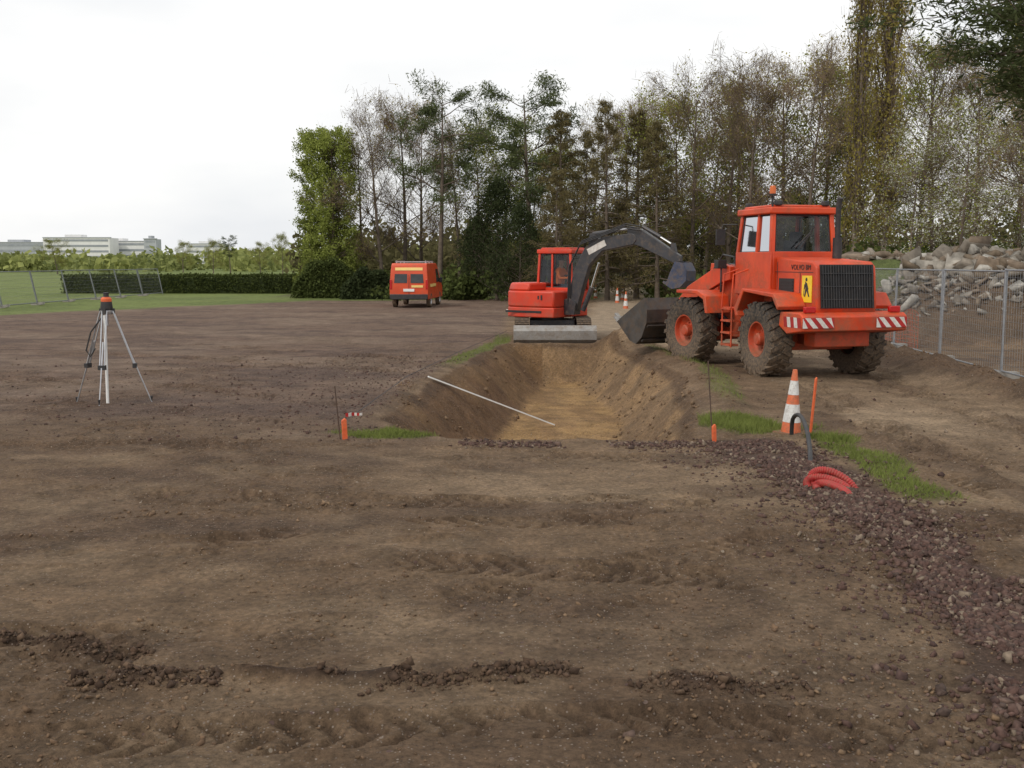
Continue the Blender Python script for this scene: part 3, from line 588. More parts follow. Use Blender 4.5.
def hedge(name,x0,y0,x1,y1,h,wd,n,mname,label,ls=.13,rnd=.25):
    L=math.hypot(x1-x0,y1-y0); a=math.atan2(y1-y0,x1-x0); e=root(name,(x0,y0,Hs(x0,y0)-.05),a,label,'hedge')
    t=rng.random(n)*L; side=rng.random(n); top=side<.35
    yy=np.where(top,rng.uniform(-wd/2,wd/2,n),np.where(rng.random(n)<.5,-wd/2,wd/2)); env=np.sin(np.clip(t/L,0,1)*math.pi)**.35 if rnd>.3 else 1
    hh=h*env*(1+rnd*(vn(t*.8,t*0+3)-.5)+rnd*.4*(vn(t*3,t*0)-.5)); zz=np.where(top,hh,rng.random(n)*hh)
    Cc=np.stack([t,yy,zz],1)+rng.normal(0,.07,(n,3)); V,Fc=leaves(Cc,ls,.7,None)
    link('foliage',np_mesh('foliage',V,Fc,[mname]),e)
    mb=MB(); q=.1 if rnd<.3 else .5; mb.bx(q,L-q,-wd/2+.12,wd/2-.12,0,h*(1-rnd*.6)-.12); mb.obj('branch_core',['ldark'],e)
hedge('clipped_hedge',-31,73,-14.2,72.5,1.25,1.0,16000,'lhedge','long low clipped hedge at the edge of the lawn',rnd=.05)
hedge('round_shrub',-13.1,64,-9.6,64,2.3,2.2,9000,'lhedge','rounded dark green shrubs below the trees',.16,.5)
hedge('round_shrub',-10.0,62,-7.2,62.5,1.8,2.0,7000,'ldark','rounded dark green shrubs below the trees',.16,.6)
hedge('round_shrub',-3.6,60,-1.8,61,1.3,1.4,4000,'lhedge','low green shrub beside the van',.14,.6)
# ------------------------------------------------------------ distant buildings
def building(name,bear,dist,wd,h,dp,storeys,m,label):
    x=bear*dist; e=root(name,(x,dist,0),0,label,'building'); mb=MB(); mb.bx(-wd/2,wd/2,0,dp,0,h); mb.bx(-wd*.2,wd*.05,dp*.2,dp*.8,h-.5,h+2.2); mb.obj('wall',[m],e)
    for s in range(storeys):
        z=h*(s+.35)/storeys; k=MB(); k.bx(-wd/2+1,wd/2-1,-.12,.1,z,z+h/storeys*.38); k.obj('window_band',['band'],e)
    r=MB(); r.bx(-wd/2-.3,wd/2+.3,-.4,dp*.18,h+.002,h+.5); r.obj('roof',['facade2'],e)
building('office_building',B(22),760,46,16,20,4,'facade2','long low grey office block above distant trees')
building('apartment_building',B(80),700,44,18,16,5,'facade','white apartment block with rows of windows')
building('apartment_building',B(122),720,38,16,16,4,'facade','white apartment block with a stepped roof')
building('tower_building',B(153),690,8,17,10,5,'facade2','narrow dark grey building block')
building('apartment_building',B(208),820,30,16,14,4,'facade','small white block half hidden by trees')
# ------------------------------------------------------------ fence panels
def panel_meshes(L=3.4,h=2.0,r=.021,m='galv',wr=.0028,nv=30,nh=14):
    f=MB()
    for x in(0,L): f.cyl((x,0,.02),(x,0,h),r,n=8)
    for z in(.12,h-.03): f.cyl((0,0,z),(L,0,z),r*.8,n=8)
    fr=f.mesh('frame',[m],40)
    g=MB()
    for k in range(1,nv): x=L*k/nv; g.tube([(x,0,.12),(x,0,h-.03)],wr,3,0,False)
    for k in range(1,nh): z=.12+(h-.15)*k/nh; g.tube([(0,.004,z),(L,.004,z)],wr*1.2,3,0,False)
    gm=g.mesh('wire_mesh',[m],None)
    b=MB(); b.box((0,0,.06),(.22,.62,.13)); fm=b.mesh('foot_block',['concrete'],None)
    return fr,gm,fm
PM=panel_meshes(); PM2=panel_meshes(3.4,1.75,.032,'galvd',.003,20,8)
def fence(line,label,group,PM,tilt=1.5):
    for (x0,y0),(x1,y1) in zip(line[:-1],line[1:]):
        a=math.atan2(y1-y0,x1-x0); z=Hs(x0,y0); z=min(z,.3)
        e=root('fence_panel',(x0,y0,z),a,label,'fence',group,rot=(rad(random.uniform(-1.5,1.5)+tilt),0,a))
        for nme,m in zip(('frame','wire_mesh','foot_block'),PM): link(nme,m,e)
ys=[12.45,15.9,19.35,22.8,26.25,29.7,33.15]
fence([(8.55+.073*(y-12.45),y) for y in ys],'galvanised mesh site fence panel by the rubble heap','mesh panels beside the rubble',PM,0)
ys=[42.6+3.45*k for k in range(9)]
fence([(-24.1+.035*(y-46),y) for y in ys],'galvanised mesh site fence panel leaning on the lawn','mesh panels on the lawn edge',PM2,-11)
e=root('safety_netting',(10.15,26.2,Hs(10.15,26.2)-.1),rad(94),'sagging orange plastic safety netting behind fence','netting')
g=MB()
for k in range(26):
    x=k*.12; g.tube([(x,.03*math.sin(k),.1),(x+.03,.05*math.sin(k*.7),.95+.12*math.sin(k*.5))],.008,3,0,False)
for k in range(10):
    z=.1+k*.095; g.tube([(x,.04*math.sin(x*3),z+.12*math.sin(x*4.1)*(k/9)) for x in np.arange(0,3.1,.2)],.010,3,0,False)
g.obj('net_mesh',['netting'],e)
# ------------------------------------------------------------ wheels
def wheel(parent,loc,rz,R,W,rimm,lugs=22,rim_r=.5,lug=.035):
    t=MB(); ri=R*rim_r
    prof=[(ri,-W*.40),(ri+.08*R,-W*.47),(R*.78,-W*.5),(R*.92,-W*.47),(R*.965,-W*.38),(R*.97,0),(R*.965,W*.38),(R*.92,W*.47),(R*.78,W*.5),(ri+.08*R,W*.47),(ri,W*.40)]
    t.lathe(prof,40,0,closed=True)
    if lug:
        for k in range(lugs):
            for sgn in(-1,1):
                a=2*math.pi*(k+(.5 if sgn>0 else 0))/lugs
                Rm=Matrix.Rotation(-a,3,'Y')@Matrix.Rotation(sgn*.5,3,'X')
                c=Matrix.Rotation(-a,3,'Y')@Vector((R*.965,sgn*W*.25,0)); t.box(c,(lug*1.6,W*.5,R*.125),0,Rm)
                c=Matrix.Rotation(-a-.09,3,'Y')@Vector((R*.90,sgn*W*.475,0)); t.box(c,(R*.16,.03,R*.1),0,Matrix.Rotation(-a-.09,3,'Y'))
    h=MB(); h.lathe([(ri*.36,W*.1),(ri*.36,W*.36),(ri*.28,W*.42),(0.001,W*.43)],20)
    for k in range(8):
        a=k*math.pi/4; h.cyl((ri*.5*math.cos(a),W*.10,ri*.5*math.sin(a)),(ri*.5*math.cos(a),W*.2,ri*.5*math.sin(a)),ri*.05,n=6)
    wo=h.obj('wheel',[rimm],parent,loc,(0,0,rz))
    t.obj('tyre',['rubber'],wo,smooth=30)
    r=MB(); r.lathe([(ri*1.0,-W*.38),(ri*1.02,W*.42),(ri*.95,W*.41),(ri*.88,W*.22),(ri*.60,W*.08),(ri*.2,W*.12),(.001,W*.12)],32); r.obj('rim',[rimm],wo)
    return wo
def textobj(body,size,mname,parent,loc,rot,ext=.003,name='lettering'):
    c=bpy.data.curves.new(name,'FONT'); c.body=body; c.size=size; c.extrude=ext; c.align_x='CENTER'; c.align_y='CENTER'; c.space_character=1.08
    o=bpy.data.objects.new('tmp',c); COL.objects.link(o); dg=bpy.context.evaluated_depsgraph_get(); me=bpy.data.meshes.new_from_object(o.evaluated_get(dg)); bpy.data.objects.remove(o)
    me.materials.clear(); me.materials.append(M[mname]); t=link(name,me,parent); t.location=loc; t.rotation_euler=rot; return t
def cab(parent,x0,x1,y0,y1,z0,zw,z1,pm,taper=.06,roofm=None,pw=.07,roofh=.1):
    c=MB(); tk=.05
    c.bx(x0,x1,y0,y0+tk,z0,zw); c.bx(x0,x1,y1-tk,y1,z0,zw); c.bx(x0,x0+tk,y0+tk+.001,y1-tk-.001,z0,zw+.004); c.bx(x1-tk,x1,y0+tk+.001,y1-tk-.001,z0,zw-.1); c.bx(x0+tk,x1-tk,y0+tk,y1-tk,z0+.02,z0+.08)
    T=taper; cs={}
    for i,(x,sx) in enumerate(((x0,1),(x1,-1))):
        for j,(y,sy) in enumerate(((y0,1),(y1,-1))):
            p0=Vector((x+sx*pw/2,y+sy*pw/2,zw-.05)); p1=Vector((x+sx*(pw/2+(T if sx>0 else T*1.6)),y+sy*(pw/2+T*.6),z1)); cs[(i,j)]=(p0,p1)
            vs=[p+Vector((a*pw/2,b*pw/2,0)) for p in(p0,p1) for a,b in((-1,-1),(1,-1),(1,1),(-1,1))]
            c.add(vs,[(0,1,2,3),(7,6,5,4)]+[(k,(k+1)%4,(k+1)%4+4,k+4) for k in range(4)])
    for j in(0,1):
        a0,a1=cs[(0,j)]; b0,b1=cs[(1,j)]; p0=a0.lerp(b0,.42); p1=a1.lerp(b1,.42); vs=[p+Vector((a*pw*.4,b*pw*.45,0)) for p in(p0,p1) for a,b in((-1,-1),(1,-1),(1,1),(-1,1))]
        c.add(vs,[(0,1,2,3),(7,6,5,4)]+[(k,(k+1)%4,(k+1)%4+4,k+4) for k in range(4)])
    co=c.obj('cab',[pm],parent,bevel=.012)
    r=MB(); r.bx(x0+T*.3,x1-T*.6,y0-.01,y1+.01,z1-.02,z1+roofh); r.bx(x0+T*2,x1-T*2.4,y0+.08,y1-.08,z1+roofh-.002,z1+roofh+.05); r.obj('roof',[roofm or pm],co,bevel=.035)
    def pane(a,b):
        (a0,a1),(b0,b1)=cs[a],cs[b]; g=MB(); g.add([a0,b0,b1,a1],[(0,1,2,3)]); g.obj('window',['glass'],co,smooth=None)
    pane((0,0),(0,1)); pane((1,0),(1,1)); pane((0,0),(1,0)); pane((0,1),(1,1))
    sl=MB()
    for a,b in(((0,0),(0,1)),((0,0),(1,0)),((0,1),(1,1))):
        (a0,a1),(b0,b1)=cs[a],cs[b]; q=[a0.lerp(b0,.06).lerp(a1,.06),b0.lerp(a0,.06).lerp(b1,.06),b1.lerp(a1,.06).lerp(b0,.05),a1.lerp(b1,.06).lerp(a0,.05)]
        for k in range(4): sl.cyl(q[k],q[(k+1)%4],.018,n=6)
    sl.obj('window_seal',['black'],co)
    s=MB(); xm=(x0+x1)/2-.12; ym=(y0+y1)/2; zs=z0+.38
    s.box((xm,ym,zs),(.48,.48,.12)); s.box((xm-.24,ym,zs+.36),(.12,.46,.64),0,Matrix.Rotation(-.12,3,'Y')); s.box((xm-.3,ym,zs+.74),(.09,.26,.22)); s.box((xm,ym,zs-.2),(.3,.3,.3)); s.obj('seat',['seat'],co,bevel=.04)
    s=MB(); s.cyl((x1-.2,ym,z0+.1),(x1-.36,ym,zs+.4),.03,n=8); s.lathe([(.17,-.015),(.19,0),(.17,.015),(.155,0)],20,0,'z',(x1-.36,ym,zs+.4),True); s.obj('steering_wheel',['black'],co)
    return co
# ------------------------------------------------------------ wheel loader
hd=rad(104)
LO=Vector((5.34,21.45,0)); LO.z=Hs(5.39,20.5)
ld=root('wheel_loader',LO,hd,'large orange-red articulated wheel loader with dark steel bucket on dirt track','wheel loader')
ART=rad(11)
mb=MB(); mb.bx(-2.55,-.1,-.42,.42,.62,1.30); mb.bx(-1.75,-1.25,-.75,.75,.5,.9); mb.bx(-.4,.15,-.3,.3,.55,1.2); mb.obj('rear_frame',['orange'],ld,bevel=.02)
mb=MB(); mb.prism([(-2.66,1.20),(-2.72,1.34),(-2.64,2.06),(-2.52,2.15),(-1.17,2.24),(-1.17,1.25),(-2.3,1.18)],-.60,.60); mb.obj('engine_hood',['orange'],ld,bevel=.03)
mb=MB(); mb.box((-1.60,.605,1.66),(.56,.012,.36))
for k in range(5): mb.box((-1.60,.612,1.54+.06*k),(.50,.012,.03))
mb.obj('side_vent',['grille'],ld)
for s3 in(((-1.24,.602,1.72),(.012,.01,.86)),((-2.10,.602,1.66),(.012,.01,.56)),((-1.85,.602,1.96),(1.4,.01,.010))):
    mb=MB(); mb.box(*s3); mb.obj('panel_gap',['black'],ld)
Rg=Matrix.Rotation(rad(6.4),3,'Y')
mb=MB(); mb.box((-2.686,0,1.71),(.03,1.06,.78),0,Rg)
for k in range(20): mb.box((-2.708,-.49+.0516*k,1.71),(.03,.016,.76),1,Rg)
for k in range(3): mb.box((-2.716+.022*(k-1),0,1.48+.23*k),(.02,1.04,.014),1,Rg)
mb.obj('radiator_grille',['grille','black'],ld)
mb=MB(); mb.prism([(-2.98,.93),(-3.0,1.19),(-2.90,1.25),(-2.2,1.25),(-2.15,1.0),(-2.45,.86)],-1.04,1.04); mb.bx(-2.6,-2.2,-.55,.55,.62,.90); mb.obj('counterweight',['orange'],ld,bevel=.02)
def stripes(b,x,ya,yb,za,zb,n):
    st_=(yb-ya)/n; sl=(zb-za)*.9
    for k in range(-2,n+1):
        y0=ya+k*st_; q=[(y0,za),(y0+st_,za),(y0+st_+sl,zb),(y0+sl,zb)]
        q=[(min(max(y,ya),yb),z) for y,z in q]
        if abs(q[1][0]-q[0][0])+abs(q[2][0]-q[3][0])<1e-4: continue
        b.add([(x,y,z) for y,z in q],[(0,1,2,3)],k%2)
for ya,yb in((.42,1.03),(-1.03,-.42)):
    st=MB(); stripes(st,-3.004,ya,yb,.99,1.17,6); st.obj('warning_stripes',['redp','wornw'],ld,smooth=None)
st=MB()
for k in range(5):
    x=-2.97+k*.12; st.add([(x,1.044,.99),(x+.12,1.044,.99),(x+.16,1.044,1.17),(x+.04,1.044,1.17)],[(0,1,2,3)],k%2)
st.obj('warning_stripes',['redp','wornw'],ld,smooth=None)
for s_ in(-1,1):
    mb=MB(); mb.box((-2.88,s_*.84,1.31),(.08,.22,.11)); mb.obj('tail_light',['taillens'],ld,bevel=.015)
    mb=MB(); mb.prism([(-2.3,1.28),(-2.1,1.50),(-.95,1.58),(-.68,1.2),(-.72,1.1),(-.62,1.1),(-.55,1.25),(-.88,1.64),(-2.15,1.58),(-2.35,1.35)],s_*.602,s_*1.16); mb.obj('rear_fender',['orange'],ld,bevel=.015)
mb=MB(); mb.bx(-1.12,.33,-.66,.66,1.05,1.50); mb.bx(-.55,.3,.66,1.0,1.18,1.24); mb.obj('cab_platform',['orange'],ld,bevel=.02)
cb=cab(ld,-1.14,.36,-.70,.70,1.5,2.34,3.08,'orange',taper=.07,pw=.09,roofh=.11)
mb=MB(); mb.tube([(-1.16,.2,2.42),(-1.17,-.15,2.75)],.012,6); mb.box((-1.17,-.05,2.62),(.02,.02,.5),0,Matrix.Rotation(.6,3,'X')); mb.obj('wiper',['black'],ld)
for x in(-1.0,.2):
    for s_ in(-1,1):
        mb=MB(); mb.box((x,s_*.5,3.27),(.1,.14,.10)); mb.obj('work_light',['black'],ld,bevel=.02)
mb=MB(); mb.cyl((-1.0,.62,3.1),(-1.0,.62,3.40),.02,n=8); mb.lathe([(.0001,3.40),(.07,3.40),(.075,3.44),(.0001,3.44)],16,0,'z',(-1.0,.62,0)); bo=mb.obj('beacon',['black'],ld)
mb=MB(); mb.lathe([(.06,3.44),(.062,3.54),(.045,3.59),(.0001,3.60)],20,0,'z',(-1.0,.62,0)); mb.obj('lamp_shade',['amber'],bo)
mb=MB(); mb.cyl((-1.62,-.42,2.1),(-1.62,-.42,2.6),.085,n=14); mb.tube([(-1.62,-.42,2.5),(-1.62,-.42,3.2),(-1.67,-.42,3.34)],.05,12); mb.obj('exhaust_pipe',['black'],ld)
mb=MB()
for k in range(4): mb.box((-.18,1.06,.5+.24*k),(.42,.2,.035))
for x in(-.39,.03): mb.cyl((x,1.12,.46),(x,1.12,1.24),.018,n=8); mb.tube([(x,1.14,1.24),(x,1.1,1.9),(x,.78,2.0)],.016,8)
mb.obj('ladder',['orange'],ld)
mb=MB(); mb.box((-2.36,.608,1.66),(.34,.012,.48)); sg=mb.obj('warning_sign',['yellow'],ld)
mb=MB(); y0=.617
def flat(pts,b): b.add([(x+.25,y0,z-.10) for x,z in pts],[tuple(range(len(pts)))])
flat([(-2.60+.035*math.cos(a),1.93+.035*math.sin(a)) for a in np.linspace(0,5.7,10)],mb); flat([(-2.56,1.90),(-2.63,1.86),(-2.68,1.76),(-2.61,1.74),(-2.55,1.82)],mb)
flat([(-2.61,1.74),(-2.66,1.76),(-2.72,1.62),(-2.68,1.62)],mb); flat([(-2.63,1.75),(-2.57,1.78),(-2.53,1.62),(-2.57,1.62)],mb); flat([(-2.57,1.86),(-2.51,1.76),(-2.53,1.74),(-2.6,1.83)],mb); flat([(-2.53,1.85),(-2.50,1.64),(-2.515,1.635),(-2.55,1.84)],mb)
mb.obj('pictogram',['black'],sg,smooth=None)
textobj('VOLVO BM',.135,'black',ld,(-2.12,.606,2.045),(rad(90),0,rad(180)))
mb=MB(); mb.tube([(.3,.7,2.90),(.45,.95,2.90),(.45,.98,2.8)],.014,6); mb.box((.45,1.0,2.65),(.04,.2,.32)); mb.obj('mirror',['black'],ld)
def fp(x,y,z): return (x*math.cos(ART)-y*math.sin(ART),x*math.sin(ART)+y*math.cos(ART),z)
FR=(0,0,ART)
mb=MB(); mb.prism([(.18,.6),(.18,1.15),(.55,1.35),(.62,2.0),(.95,2.1),(1.35,1.5),(2.05,1.15),(2.1,.55)],-.40,.40); mb.bx(1.2,1.75,-.78,.78,.5,.88); mb.obj('front_frame',['orange'],ld,rot=FR,bevel=.02)
for s_ in(-1,1):
    mb=MB(); mb.prism([(.62,1.1),(.70,1.45),(1.0,1.56),(1.75,1.56),(1.75,1.49),(1.05,1.49),(.78,1.38),(.70,1.1)],s_*.62,s_*1.2); mb.obj('front_fender',['orange'],ld,rot=FR,bevel=.012)
    mb=MB(); mb.prism([(.68,1.78),(.70,2.05),(1.0,2.12),(2.2,1.62),(3.05,.92),(3.0,.64),(2.75,.66),(2.0,1.32),(1.0,1.72)],s_*.48,s_*.60); mb.obj('lift_arm',['orange'],ld,rot=FR,bevel=.012)
    mb=MB(); mb.cyl((.9,s_*.43,.85),(1.6,s_*.43,1.2),.075,n=14,m=0); mb.cyl((1.5,s_*.43,1.15),(2.2,s_*.43,1.45),.04,n=12,m=1); mb.obj('lift_cylinder',['black','chrome'],ld,rot=FR)
    wheel(ld,fp(1.5,s_*.97,.70),ART+(0 if s_>0 else math.pi),.70,.46,'orange',20,.47)
    wheel(ld,(-1.5,s_*.95,.70),0 if s_>0 else math.pi,.70,.46,'orange',20,.47)
mb=MB(); mb.prism([(1.75,1.45),(1.85,2.1),(2.05,2.12),(2.15,1.5),(2.1,.95),(1.95,.95)],-.10,.10); mb.prism([(2.0,1.0),(2.1,.88),(2.75,1.25),(2.7,1.38)],-.07,.07); mb.obj('tilt_lever',['orange'],ld,rot=FR,bevel=.01)
mb=MB(); mb.cyl((.85,0,2.0),(1.5,0,2.04),.08,n=14); mb.cyl((1.4,0,2.03),(1.95,0,2.04),.04,n=12,m=1); mb.obj('tilt_cylinder',['black','chrome'],ld,rot=FR)
mb=MB(); mb.tube([(.4,.2,1.2),(.6,.35,1.6),(.9,.35,2.25),(1.4,.25,2.3),(1.8,.2,2.0)],.02,6); mb.tube([(.4,-.2,1.2),(.6,-.3,1.6),(.9,-.3,2.2),(1.4,-.2,2.28),(1.8,-.2,2.0)],.02,6); mb.tube([(.9,.35,2.25),(.9,0,2.28),(.9,-.3,2.2)],.012,6); mb.obj('hydraulic_hose',['black'],ld,rot=FR)
for s_ in(-1,1):
    mb=MB(); mb.cyl((.80,s_*.74,1.52),(.80,s_*.74,2.05),.02,n=8); mb.box((.83,s_*.74,2.1),(.14,.22,.18)); mb.obj('headlight',['black'],ld,rot=FR,bevel=.02)
bk=MB()
TL_=rad(33); px_,pz_=3.0,.8
def bt(x,z):
    dx,dz=(x-px_)*.90,(z-pz_+.1)*.92; return (px_+dx*math.cos(TL_)-dz*math.sin(TL_),pz_-.08+dx*math.sin(TL_)+dz*math.cos(TL_))
P0=[(4.15,.02),(3.30,.02),(3.02,.12),(2.90,.42),(2.92,.85),(3.08,1.12),(3.36,1.28)]
P1=[(4.15,.05),(3.32,.06),(3.06,.16),(2.945,.43),(2.965,.83),(3.11,1.08),(3.37,1.235)]
prof=[bt(*p) for p in P0]; inn=[bt(*p) for p in P1]
BW=1.2; n=len(prof); vs=[]
for y_ in(-BW,BW): vs+=[(x,y_,z) for x,z in prof]+[(x,y_,z) for x,z in inn]
fs=[]
for k in range(n-1):
    fs.append((k,k+1,2*n+k+1,2*n+k)); fs.append((n+k,n+k+1,3*n+k+1,3*n+k))
    for o in(0,2*n): fs.append((o+k,o+k+1,o+n+k+1,o+n+k))
fs.append((0,n,3*n,2*n)); fs.append((n-1,2*n-1,4*n-1,3*n-1)); bk.add(vs,fs)
sp_=[bt(4.1,.05)]+prof[1:]+[bt(3.95,.32)]
bk.prism(sp_,BW+.001,BW+.03); bk.prism(sp_,-BW-.03,-BW-.001)
for y_ in(-.54,.54,0): bk.prism([bt(*p) for p in [(2.90,.30),(2.72,.50),(2.74,.85),(2.95,.95)]],y_-.04,y_+.04)
for z0_ in(.32,.75):
    a=bt(2.90,z0_); bk.box((a[0],0,a[1]),(.05,2.38,.06),0,Matrix.Rotation(-TL_,3,'Y'))
bkt=bk.obj('bucket',['steel'],ld,rot=FR,smooth=None)
tb=MB(); c0=bt(4.2,.035); R14=Matrix.Rotation(-TL_,3,'Y'); tb.box((c0[0],0,c0[1]),(.22,2.44,.03),0,R14); c1=bt(4.34,.035)
for k in range(8): tb.box((c1[0],-1.09+.311*k,c1[1]),(.22,.09,.05),0,R14)
tb.obj('cutting_edge',['blade'],bkt)
sb=MB(); nx_,ny_=9,14; vs=[]
for a in range(nx_):
    for b in range(ny_):
        u_=a/(nx_-1); v_=b/(ny_-1); x,z=bt(2.98+.95*u_,.66-.35*u_+.36*math.sin(math.pi*u_)*math.sin(math.pi*v_)+.08*random.random()); vs.append((x,-1.17+2.34*v_,z))
sb.add(vs,[(a*ny_+b,(a+1)*ny_+b,(a+1)*ny_+b+1,a*ny_+b+1) for a in range(nx_-1) for b in range(ny_-1)]); sb.obj('soil_load',['clod'],bkt,smooth=None)
# ------------------------------------------------------------ mini excavator
fa=math.atan2(-.57,.82); EX=Vector((1.02,30.2,0)); EX.z=Hs(1.2,30)
ex=root('excavator',EX,0,'red compact tracked excavator with dark grey boom at trench end','excavator')
def trackshoe(side):
    mb=MB(); xc=.12+side*.86; wy=.40; path=[]; r=.27; L=.92
    for k in range(14): a=math.pi/2+math.pi*k/13; path.append((-L+r*math.cos(a),r+.02+r*math.sin(a)))
    for k in range(14): a=-math.pi/2+math.pi*k/13; path.append((L+r*math.cos(a),r+.02+r*math.sin(a)))
    n=len(path); vs=[(xc-wy/2,p[0],p[1]) for p in path]+[(xc+wy/2,p[0],p[1]) for p in path]
    ip=[(p[0]*.965,(p[1]-r-.02)*.86+r+.02) for p in path]
    vs+=[(xc-wy/2,p[0],p[1]) for p in ip]+[(xc+wy/2,p[0],p[1]) for p in ip]
    fs=[]
    for k in range(n):
        j=(k+1)%n; fs+=[(k,j,n+j,n+k),(2*n+k,3*n+k,3*n+j,2*n+j),(k,2*n+k,2*n+j,j),(n+k,n+j,3*n+j,3*n+k)]
    mb.add(vs,fs)
    tot=[]
    for k in range(n):
        a=Vector(path[k]); b=Vector(path[(k+1)%n]); L_=(b-a).length; m=max(1,int(L_/.1))
        for q in range(m): tot.append(a.lerp(b,q/m))
    for p in tot:
        cy=max(-L,min(L,p[0])); dr=Vector((p[0]-cy,p[1]-r-.02)); ang=math.atan2(dr.y,dr.x); mb.box((xc,p[0]+.012*math.cos(ang),p[1]+.012*math.sin(ang)),(wy,.045,.035),0,Matrix.Rotation(ang-math.pi/2,3,'X'))
    o=mb.obj('crawler_track',['rubber'],ex)
    mb=MB()
    for y_ in(-L,L): mb.cyl((xc-.16,y_,.29),(xc+.16,y_,.29),.2,n=18)
    for k in range(5): mb.cyl((xc-.15,-.6+.3*k,.14),(xc+.15,-.6+.3*k,.14),.085,n=12)
    mb.bx(xc-.1,xc+.1,-L,L,.2,.42); mb.obj('track_roller',['boom'],o)
trackshoe(-1); trackshoe(1)
mb=MB(); mb.bx(-.5,.74,-.6,.6,.3,.52); mb.cyl((0,0,.5),(0,0,.64),.48,n=28)
for s_ in(-1,1): mb.bx(.12+s_*.45-.06,.12+s_*.45+.06,-2.15,-.5,.22,.4)
mb.obj('undercarriage',['boom'],ex,bevel=.015)
mb=MB(); mb.prism([(-2.16,-.02),(-2.28,.08),(-2.30,.32),(-2.2,.46),(-2.12,.46),(-2.2,.25),(-2.14,.06)],-1.24,.98)
mb.obj('dozer_blade',['blade'],ex,rot=(0,0,rad(90)),bevel=.005)
UR=(0,0,fa)
cw=[(.78,-.9),(.2,-.95),(-.45,-.93),(-.85,-.75),(-1.08,-.4),(-1.14,0),(-1.08,.4),(-.85,.75),(-.45,.93),(-.05,.95),(-.05,-.02),(.78,-.02)]
def slab(mb,poly,z0,z1,m=0,ins=1.0):
    n=len(poly); vs=[(x,y,z0) for x,y in poly]+[(x*ins,y*ins,z1) for x,y in poly]; mb.add(vs,[tuple(range(n-1,-1,-1)),tuple(range(n,2*n))]+[(i,(i+1)%n,(i+1)%n+n,i+n) for i in range(n)],m)
mb=MB(); slab(mb,cw,.88,1.34)
cw2=[(-.05,-.9),(-.45,-.9),(-.85,-.72),(-1.06,-.4),(-1.1,0),(-1.06,.4),(-.85,.72),(-.45,.9),(-.05,.92)]
slab(mb,cw2,1.34,1.56,0,.94); mb.obj('engine_housing',['red'],ex,rot=UR,bevel=.05)
mb=MB(); slab(mb,[(x*1.004,y*1.004) for x,y in cw],.60,.88); mb.bx(-.05,.8,-.02,.9,.60,.98); mb.obj('counterweight',['red'],ex,rot=UR,bevel=.03)
mb=MB(); mb.box((-.2,-.945,.76),(1.2,.03,.06)); mb.obj('side_vent',['grille'],ex,rot=UR)
mb=MB(); mb.box((-.95,-.62,.75),(.28,.03,.08),0,Matrix.Rotation(rad(-38),3,'Z')); mb.obj('decal_plate',['wornw'],ex,rot=UR)
for k in range(4): mb=MB(); mb.box((.10+.1*k,-.938,1.16),(.05,.012,.14 if k%2 else .10)); mb.obj('side_vent',['grille'],ex,rot=UR)
e2=cab(ex,-.36,.86,-.04,.90,.98,1.42,2.40,'red',taper=.05,pw=.07); e2.rotation_euler=UR
mb=MB(); mb.prism([(.78,.68),(1.10,.68),(1.16,1.0),(.95,1.15),(.78,1.1)],-.36,-.02); mb.obj('boom_bracket',['boom'],ex,rot=UR)
by0,by1=-.29,-.09
mb=MB(); mb.prism([(.84,.80),(1.14,.80),(1.34,1.45),(1.54,2.05),(1.95,2.44),(2.9,2.60),(3.0,2.72),(2.97,2.86),(2.85,2.91),(1.95,2.82),(1.40,2.54),(1.08,2.0),(.86,1.2)],by0,by1); mb.obj('boom',['boom'],ex,rot=UR,bevel=.02)
mb=MB(); mb.box((1.78,by0-.006,2.54),(.60,.012,.17),0,Matrix.Rotation(rad(-25),3,'Y')); dp=mb.obj('decal_plate',['wornw'],ex,rot=UR)
mb=MB(); mb.cyl((1.30,-.19,.80),(1.58,-.19,1.45),.07,n=14); mb.cyl((1.54,-.19,1.35),(1.80,-.19,2.12),.036,n=12,m=1); mb.obj('boom_cylinder',['boom','chrome'],ex,rot=UR)
mb=MB(); mb.cyl((1.6,-.19,2.90),(2.3,-.19,2.99),.06,n=14); mb.cyl((2.2,-.19,2.98),(2.8,-.19,3.03),.03,n=12,m=1); mb.prism([(1.5,2.6),(1.54,2.93),(1.66,2.93),(1.85,2.75)],by0+.02,by1-.02); mb.obj('arm_cylinder',['boom','chrome'],ex,rot=UR)
mb=MB(); mb.prism([(2.72,2.66),(2.70,3.0),(2.82,3.10),(3.18,2.98),(4.28,2.30),(4.28,2.12),(4.16,2.08),(3.08,2.56)],by0+.02,by1-.02); mb.obj('arm',['boom'],ex,rot=UR,bevel=.015)
mb=MB(); mb.cyl((3.12,-.19,3.08),(3.66,-.19,2.80),.05,n=12); mb.cyl((3.56,-.19,2.85),(4.04,-.19,2.58),.028,n=10,m=1); mb.prism([(3.98,2.25),(3.99,2.64),(4.08,2.64),(4.17,2.25)],by0+.04,by1-.04); mb.obj('bucket_cylinder',['boom','chrome'],ex,rot=UR)
mb=MB(); hoses=[(.95,-.32,1.1),(1.0,-.36,2.1),(1.35,-.35,2.72),(2.1,-.34,2.96),(2.7,-.33,3.16),(3.15,-.32,3.08)]
for q in range(3): mb.tube([(x-.02*q,y-.025*q,z-.05*q) for x,y,z in hoses],.018,6)
mb.obj('hydraulic_hose',['black'],ex,rot=UR)
SX,PX,PZ=.85,4.18,2.16
def bq(x,z): return (PX+(x-4.66)*SX,PZ+(z-2.34)*SX)
pr=[bq(*p) for p in [(4.72,2.34),(4.98,2.3),(5.12,2.05),(5.1,1.75),(4.9,1.55),(4.62,1.5),(4.42,1.62)]]
